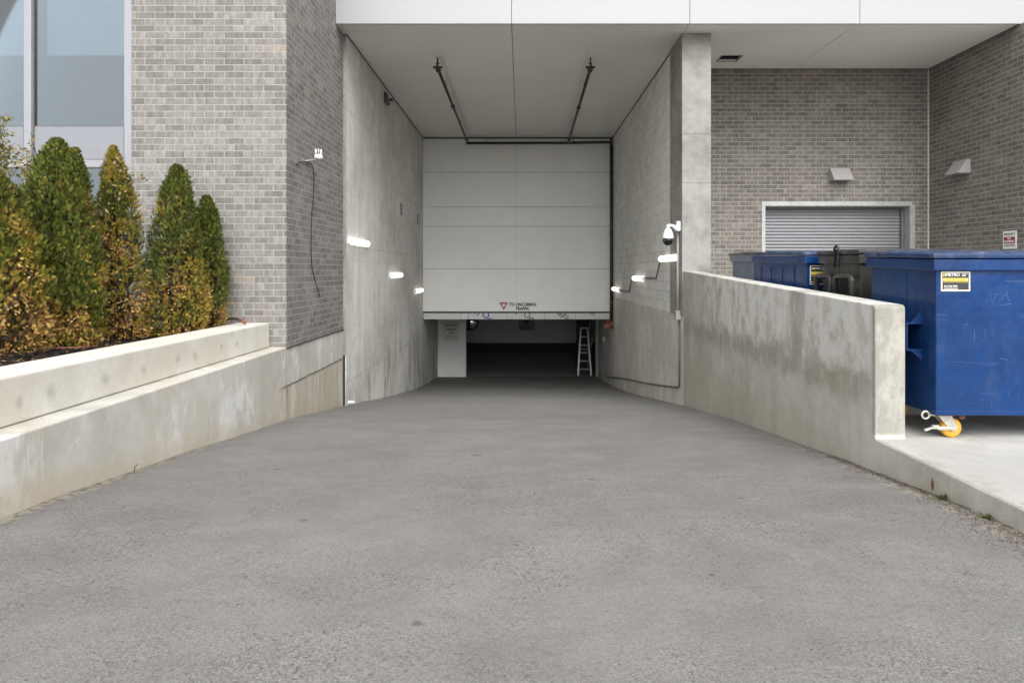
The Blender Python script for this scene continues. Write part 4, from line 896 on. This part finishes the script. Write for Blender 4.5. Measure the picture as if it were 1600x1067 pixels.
# waste company sticker
def sticker(t, x0, z0, w_, h, y, full=True):
    mb = MB(); mb.box(x0, x0 + w_, y - .003, y - .0005, z0, z0 + h); st = mb.build('sticker', M['pale_ink'], t)
    m = .012 * w_ / .265; e = .001
    mb = MB(); mb.box(x0 + m, x0 + w_ - m, y - .0036, y - .0031, z0 + m, z0 + h - m); mb.build('sticker_ground', M['black_ink'], st)
    mb = MB(); mb.box(x0 + m * 1.6, x0 + w_ - m * 1.6, y - .0042, y - .0037, z0 + h * .52, z0 + h * .67); mb.box(x0 + m * 1.6, x0 + w_ - m * 1.6, y - .0042, y - .0037, z0 + h * .45, z0 + h * .47)
    c = (x0 + w_ * .12, z0 + h * .83); q = w_ * .028
    for i in (-1, 1):
        for j in (-1, 1): mb.box(c[0] + i * q - q * .75, c[0] + i * q + q * .75, y - .0042, y - .0037, c[1] + j * q - q * .75, c[1] + j * q + q * .75)
    mb.build('emblem', M['yellow_ink'], st)
    text('lettering', 'METRO', (x0 + w_ * .40, y - .0042, z0 + h * .835), w_ * .145, M['white_ink'], st, sx=1.02, bold=w_ * .004, depth=.0003)
    if full:
        text('lettering', '416 743 9494', (x0 + w_ * .33, y - .0042, z0 + h * .25), w_ * .088, M['white_ink'], st, sx=.95, bold=w_ * .002, depth=.0003)
        text('lettering', 'WASTE PAPER RECOVERY', (x0 + w_ * .5, y - .0046, z0 + h * .595), w_ * .062, M['black_ink'], st, sx=.95, depth=.0003)
    mb = MB(); mb.box(x0 + w_ * .72, x0 + w_ * .90, y - .0042, y - .0037, z0 + h * .86, z0 + h * .89); mb.box(x0 + w_ * .72, x0 + w_ * .85, y - .0042, y - .0037, z0 + h * .77, z0 + h * .82); mb.box(x0 + m * 2, x0 + w_ * .58, y - .0042, y - .0037, z0 + h * .12, z0 + h * .15)
    mb.build('sticker_line', M['white_ink'], st)
    return st
sticker(b1, SX(1470), SZ(455), SX(1515.5) - SX(1470), SZ(424.5) - SZ(455), 5.42)
# black one
d2, b2 = dumpster('black dumpster with rounded lifting frames, squeezed between two blue ones', 3.40, 5.2, 6.80, 7.66, E + .225, E + .235, M['blacksteel'], M['blacksteel'])
def uframe(t, y, z0, z1, w_, x):
    pts = []; r = .05
    path = [(y, z0), (y, z1 - r), (y + r * .3, z1 - r * .3), (y + r, z1), (y + w_ - r, z1), (y + w_ - r * .3, z1 - r * .3), (y + w_, z1 - r), (y + w_, z0)]
    mb = MB(); mb.tube([(x, a, b) for a, b in path], .030, 8); mb.build('lifting_frame', M['blacksteel'], t)
uframe(d2, 6.84, E - .6, E - .06, .36, 3.33); uframe(d2, 7.32, E - .6, E - .06, .34, 3.33)
mb = MB(); mb.tube([(3.345, 7.13, E + .17), (3.335, 7.15, E + .24), (3.335, 7.19, E + .265), (3.335, 7.23, E + .24), (3.345, 7.25, E + .17)], .012, 8); mb.tube([(3.34, 7.14, E + .04), (3.335, 7.16, E + .22), (3.335, 7.22, E + .22), (3.34, 7.24, E + .04)], .01, 8); mb.build('lock_bar', M['rubber'], d2)
for cx_, cy_ in ((3.55, 6.92), (5.0, 6.92), (3.55, 7.54), (5.0, 7.54)): caster(d2, cx_, cy_)
# second blue one
d3, b3 = dumpster('long blue dumpster with a faded lid, standing behind the black one', 3.30, 5.3, 7.86, 9.60, E + .235, E + .27, M['blue'], M['bluelid'])
pocket(d3, 3.30, 8.1, 9.3, E - .62, E - .40, M['blue'])
for k in range(4): mb = MB(); y = 8.2 + k * .38; mb.box(3.293, 3.2995, y, y + .02, E - 1.1, E + .06); mb.build('stiffener', M['blue'], b3)
sticker(b3, 3.34, E - .16, .19, .22, 7.86, False)
for cx_, cy_ in ((3.45, 7.98), (5.1, 7.98), (3.45, 9.45), (5.1, 9.45)): caster(d3, cx_, cy_)
# last one
d4, b4 = dumpster('dull grey-sided dumpster farthest back, beside the column', 3.42, 5.4, 9.98, 11.0, E + .28, E + .30, M['greysteel'], M['blacksteel'])
mb = MB(); mb.box(3.42, 3.56, 9.965, 9.978, E - 1.1, E + .1); mb.build('corner_plate', M['blue'], b4)
sticker(b4, 3.43, E - .08, .12, .16, 9.964, False)
for cx_, cy_ in ((3.6, 10.1), (5.1, 10.1), (3.6, 10.85), (5.1, 10.85)): caster(d4, cx_, cy_)

# ------------------------------------------------------------ planting
GREEN = [(.085, .11, .02), (.125, .15, .026), (.19, .20, .04), (.045, .062, .014), (.06, .08, .016)]
OLIVE = [(.26, .22, .035), (.34, .25, .05), (.20, .19, .03), (.30, .20, .04)]
TAN = [(.38, .23, .065), (.44, .28, .09), (.32, .17, .045), (.50, .36, .15), (.27, .16, .045)]
def cedar(label, x, y, h, rad, seed, brown=.35, tops=((0, 0, 1.0),), n=3000, base=E - .80, lean=0.0, pp=2.0, pq=.62):
    rnd = random.Random(seed); t = empty('cedar', (x, y, base), label, 'cedar tree', 'cedars in the planter')
    tr = MB(); tr.tube([(x, y, base - .03), (x + .02, y, base + h * .4), (x + lean * .8, y, base + h * .85)], [.035, .025, .008], 8)
    for k in range(26):
        a = rnd.uniform(0, 6.28); z = base + rnd.uniform(.05, .7) * h; r = rad * .7 * (1 - (z - base) / h)
        tr.tube([(x, y, z), (x + math.cos(a) * r * .6, y + math.sin(a) * r * .6, z + .10), (x + math.cos(a) * r, y + math.sin(a) * r, z + .26)], [.012, .008, .003], 5)
    tr.build('trunk', M['bark'], t)
    V = []; Fc = []; Col = []
    off = Vector((seed * 7.1, seed * 3.3, seed * 1.7))
    for (tx, ty, ts) in tops:
        nn = int(n * (ts if ts == 1 else ts * .5)); H = h * ts; RR = rad * (1 if ts == 1 else .55)
        for i in range(nn):
            u = rnd.random(); tt = 1 - (1 - u) ** .72 if False else u ** .95
            prof = (1 - tt ** pp) ** pq * min(1.0, .80 + tt * .9) + .03
            a = rnd.uniform(0, 2 * math.pi); z = tt * H
            # upright plumes: the surface is gathered into many small tongues with dark gaps between
            cell = mnoise.noise(Vector((math.cos(a) * 3.2, math.sin(a) * 3.2, z * 2.6)) * 1.5 + off)
            lump = 1 + .24 * mnoise.noise(Vector((math.cos(a) * 1.6, math.sin(a) * 1.6, z * 2.4)) + off) + .42 * cell
            if cell < -.16 and rnd.random() < .72: continue
            inner = rnd.random()
            k = (1 - .42 * inner ** 2.2) * lump + (rnd.uniform(0, .22) if rnd.random() < .10 else 0)
            r = RR * prof * k
            c = Vector((x + tx + lean * tt + math.cos(a) * r, y + ty + math.sin(a) * r, base + z))
            f = mnoise.noise(c * 3.0 + off) * .5 + mnoise.noise(c * 8.0 + off) * .3
            bprob = brown + .07 + .80 * max(0, .55 - tt) * 1.5 + f * 1.7 * (1.15 - .7 * tt) - .14 * (1 + tt) + (.3 if inner > .75 else 0) + max(0, -cell) * .5
            q = rnd.random()
            if bprob > .78 or q < bprob * .12: col = rnd.choice(TAN)
            elif bprob > .40 or q < bprob * .7: col = rnd.choice(OLIVE)
            else: col = rnd.choice(GREEN)
            kk = rnd.uniform(.95, 1.45) ; col = tuple(v * kk for v in col)
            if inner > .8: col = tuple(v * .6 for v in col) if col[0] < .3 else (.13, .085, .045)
            out = Vector((math.cos(a), math.sin(a), 0)); up = Vector((0, 0, 1))
            dead = col[0] > .36; L_k = .72 if dead else 1.0
            tilt = rnd.uniform(.7, 2.2) if not dead else rnd.uniform(-1.1, .9)
            d = (out * rnd.uniform(.5, 1.1) + up * tilt + Vector((rnd.gauss(0, .35), rnd.gauss(0, .35), 0))).normalized()
            side = (d.cross(out) + Vector((rnd.gauss(0, .5), rnd.gauss(0, .5), rnd.gauss(0, .5)))).normalized(); side = (side - d * side.dot(d)).normalized()
            L = rnd.uniform(.045, .085) * L_k * .82 * (1.1 if tt < .9 else .8)
            # a fan: centre rib and side fingers
            for (s0, ang, ln) in ((0, 0, 1.0), (.1, .55, .5), (.15, -.5, .5), (.35, .5, .5), (.38, -.55, .45), (.58, .5, .38), (.62, -.5, .35)):
                b0 = c + d * (L * s0); dd = (d * math.cos(ang) + side * math.sin(ang)); sd_ = (side * math.cos(ang) - d * math.sin(ang))
                wd = .0031; e = b0 + dd * (L * ln); mid = b0 + dd * (L * ln * .55)
                i0 = len(V); V += [b0, mid + sd_ * wd, e, mid - sd_ * wd]; Fc.append((i0, i0+1, i0+2, i0+3)); Col.append(col)
    for i in range(900):   # dead inner twigs
        tt = rnd.random() ** 1.2; a = rnd.uniform(0, 6.28); r = rad * (1 - tt ** pp) ** pq * rnd.uniform(.1, .6)
        c = Vector((x + lean * tt + math.cos(a) * r * .85, y + math.sin(a) * r * .85, base + tt * h * .86)); d = Vector((math.cos(a), math.sin(a), rnd.uniform(.2, 1.4))).normalized(); sd_ = Vector((-math.sin(a) + rnd.gauss(0, .6), math.cos(a) + rnd.gauss(0, .6), rnd.gauss(0, .3))).normalized()
        L = rnd.uniform(.05, .10); i0 = len(V); V += [c, c + d * L * .5 + sd_ * .022, c + d * L, c + d * L * .5 - sd_ * .022]; Fc.append((i0, i0+1, i0+2, i0+3)); Col.append(rnd.choice([(.06, .045, .028), (.04, .05, .018), (.09, .065, .035)]))
    org = Vector((x, y, base)); me = bpy.data.meshes.new('crown'); me.from_pydata([tuple(v - org) for v in V], [], Fc); me.materials.append(M['leaf'])
    ca = me.color_attributes.new('Col', 'FLOAT_COLOR', 'CORNER')
    buf = []
    for cc in Col: buf += [cc[0], cc[1], cc[2], 1.0] * 4
    ca.data.foreach_set('color', buf)
    o = bpy.data.objects.new('crown', me); link(o, t)
    return t
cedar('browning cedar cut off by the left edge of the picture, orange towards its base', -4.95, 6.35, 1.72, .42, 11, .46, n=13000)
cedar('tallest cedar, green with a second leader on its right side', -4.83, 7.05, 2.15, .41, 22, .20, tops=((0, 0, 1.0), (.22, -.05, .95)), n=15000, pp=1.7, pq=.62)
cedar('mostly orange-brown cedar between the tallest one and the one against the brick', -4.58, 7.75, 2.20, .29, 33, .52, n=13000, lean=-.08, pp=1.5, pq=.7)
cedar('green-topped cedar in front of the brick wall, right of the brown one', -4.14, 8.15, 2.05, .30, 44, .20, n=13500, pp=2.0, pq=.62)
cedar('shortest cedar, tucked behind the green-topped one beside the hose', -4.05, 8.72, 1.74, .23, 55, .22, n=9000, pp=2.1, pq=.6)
# sparse shrub behind the cedars
def shrub():
    rnd = random.Random(9); x, y, b = -5.55, 7.6, E - .8
    t = empty('leafy_shrub', (x, y, b), 'thin-branched shrub with sparse olive leaves in front of the office window', 'shrub')
    mb = MB(); V = []; Fc = []; Col = []
    for k in range(26):
        a = rnd.uniform(-.85, .3); p = Vector((x + rnd.uniform(-.15, .15), y + rnd.uniform(-.1, .1), b)); d = Vector((math.sin(a) * .6, rnd.uniform(-.15, .15), 1)).normalized()
        pts = [p.copy()]; n = 12; L = rnd.uniform(1.7, 2.55) / n
        for i in range(n):
            d = (d + Vector((rnd.gauss(0, .10), rnd.gauss(0, .08), .02))).normalized(); p = p + d * L; pts.append(p.copy())
            if i > 4:
                for s in range(3):
                    td = (d + Vector((rnd.gauss(0, .8), rnd.gauss(0, .8), rnd.gauss(0, .3)))).normalized(); tl = rnd.uniform(.1, .3)
                    tw = [p, p + td * tl * .5, p + td * tl + Vector((0, 0, .02))]; mb.tube(tw, [.004, .003, .0015], 4)
                    for j in range(8):
                        lp_ = p + td * tl * rnd.uniform(.3, 1.05) + Vector((rnd.gauss(0, .03), rnd.gauss(0, .03), rnd.gauss(0, .03)))
                        ld_ = Vector((rnd.gauss(0, 1), rnd.gauss(0, 1), rnd.gauss(-.5, .8))).normalized(); sd_ = ld_.orthogonal().normalized(); ll = rnd.uniform(.04, .075)
                        i0 = len(V); V += [lp_, lp_ + ld_ * ll * .5 + sd_ * ll * .24, lp_ + ld_ * ll, lp_ + ld_ * ll * .5 - sd_ * ll * .24]; Fc.append((i0, i0+1, i0+2, i0+3))
                        Col.append(rnd.choice([(.20, .20, .07), (.30, .28, .14), (.16, .17, .05), (.36, .29, .16), (.26, .19, .08)]))
        mb.tube(pts, [.012 * (1 - i / (n + 2)) + .002 for i in range(n + 1)], 6)
    mb.build('branches', M['bark'], t)
    org = Vector((x, y, b)); me = bpy.data.meshes.new('leaves'); me.from_pydata([tuple(v - org) for v in V], [], Fc); me.materials.append(M['leaf'])
    ca = me.color_attributes.new('Col', 'FLOAT_COLOR', 'CORNER'); buf = []
    for cc in Col: buf += [cc[0], cc[1], cc[2], 1.0] * 4
    ca.data.foreach_set('color', buf); o = bpy.data.objects.new('leaves', me); link(o, t)
shrub()
# mulch chips and fallen sprays: uncountable litter
def litter(name, label, cat, n, area, size, cols, seed):
    rnd = random.Random(seed); V = []; Fc = []; Col = []
    for i in range(n):
        x, y, z = area(rnd); a = rnd.uniform(0, 6.28); L = rnd.uniform(*size); d = Vector((math.cos(a), math.sin(a), rnd.uniform(-.3, .5))).normalized(); s_ = Vector((-d.y, d.x, rnd.uniform(-.3, .3))).normalized() * L * .22; up = Vector((0, 0, L * .12))
        c = Vector((x, y, z)); i0 = len(V)
        V += [c - d*L/2 - s_, c + d*L/2 - s_*.5, c + d*L/2 + s_*.6, c - d*L/2 + s_, c - d*L*.4 - s_*.5 + up, c + d*L*.4 - s_*.3 + up, c + d*L*.4 + s_*.3 + up, c - d*L*.4 + s_*.5 + up]
        for f in ((4,5,6,7),(0,1,5,4),(1,2,6,5),(2,3,7,6),(3,0,4,7)): Fc.append(tuple(i0 + k for k in f))
        cc = rnd.choice(cols); kk = rnd.uniform(.7, 1.2); Col += [tuple(v * kk for v in cc)] * 5
    me = bpy.data.meshes.new(name); me.from_pydata([tuple(v) for v in V], [], Fc); me.materials.append(M['leaf'])
    ca = me.color_attributes.new('Col', 'FLOAT_COLOR', 'CORNER'); buf = []
    for cc in Col: buf += [cc[0], cc[1], cc[2], 1.0] * 4
    ca.data.foreach_set('color', buf); o = bpy.data.objects.new(name, me); link(o); tag(o, label, cat, kind='stuff'); return o
litter('mulch_chips', 'dark mulch chips and brown fallen sprays covering the planter bed', 'mulch', 7000, lambda r: (lambda x, y: (x, y, E - .785 + .05 * mnoise.noise(Vector((x*3, y*3, 1))) + r.uniform(0, .025)))(r.uniform(-5.6, -3.83), r.uniform(4.5, 9.1)), (.02, .06), [(.012, .010, .009)] * 7 + [(.05, .035, .025)] * 3 + [(.28, .17, .07)], 3)
def kerb_area(r):
    y = r.uniform(2.4, 6.2); x = 2.855 - abs(r.gauss(0, .09)) * (1 + .6 * mnoise.noise(Vector((0, y * 2, 0)))) * (1.3 if y < 4.6 else .5)
    return (x, y, (gz(y-.5) + 2*gz(y) + gz(y+.5)) / 4 + rz(x, y) - gz(y) + r.uniform(0, .006))
litter('kerb_debris', 'grit, gravel and brown earth gathered along the foot of the right kerb', 'debris', 5200, kerb_area, (.003, .013), [(.09, .07, .05), (.14, .11, .08), (.30, .28, .24), (.20, .18, .15), (.06, .05, .04)], 5)
def weed(x, y, label, n=26, h=.07, seed=1):
    rnd = random.Random(seed); z = (gz(y-.5) + 2*gz(y) + gz(y+.5)) / 4 - .005; V = []; Fc = []
    for i in range(n):
        a = rnd.uniform(0, 6.28); d = Vector((math.cos(a) * .5, math.sin(a) * .5, rnd.uniform(.5, 1.3))).normalized(); L = rnd.uniform(.5, 1) * h; s_ = Vector((-math.sin(a), math.cos(a), 0)) * .004
        c = Vector((rnd.gauss(0, .008), rnd.gauss(0, .012), 0)); i0 = len(V); V += [c - s_, c + s_, c + d * L * .6 + s_ * 1.6, c + d * L + Vector((0, 0, -.005)), c + d * L * .6 - s_ * 1.6]; Fc.append((i0, i0+1, i0+2, i0+3, i0+4))
    me = bpy.data.meshes.new('weed'); me.from_pydata([tuple(v) for v in V], [], Fc); me.materials.append(M['leaf'])
    ca = me.color_attributes.new('Col', 'FLOAT_COLOR', 'CORNER'); ca.data.foreach_set('color', [.10, .11, .035, 1.0] * (5 * n))
    o = bpy.data.objects.new('weed', me); link(o); o.location = (x, y, z); tag(o, label, 'weed', 'weeds along the right kerb')
weed(2.835, wl(2.86, 1480, 778).y, 'small weed at the foot of the right kerb below the rust stain', h=.055, seed=3)
weed(2.82, wl(2.86, 1553, 808).y, 'scruffy brown-green weed clump at the foot of the kerb near the right picture edge', n=30, h=.045, seed=5)
# a thin dead stalk against the left wall
mb = MB(); q = wl(-3.15, 204, 722); zz0 = gz(q.y); mb.tube([(-3.12, q.y, zz0), (-3.125, q.y + .01, zz0 + .035), (-3.10, q.y + .02, zz0 + .06)], .004, 5)
tag(mb.build('dry_stalk', M['bark']), 'single dark dry stalk at the foot of the left retaining wall', 'stalk')
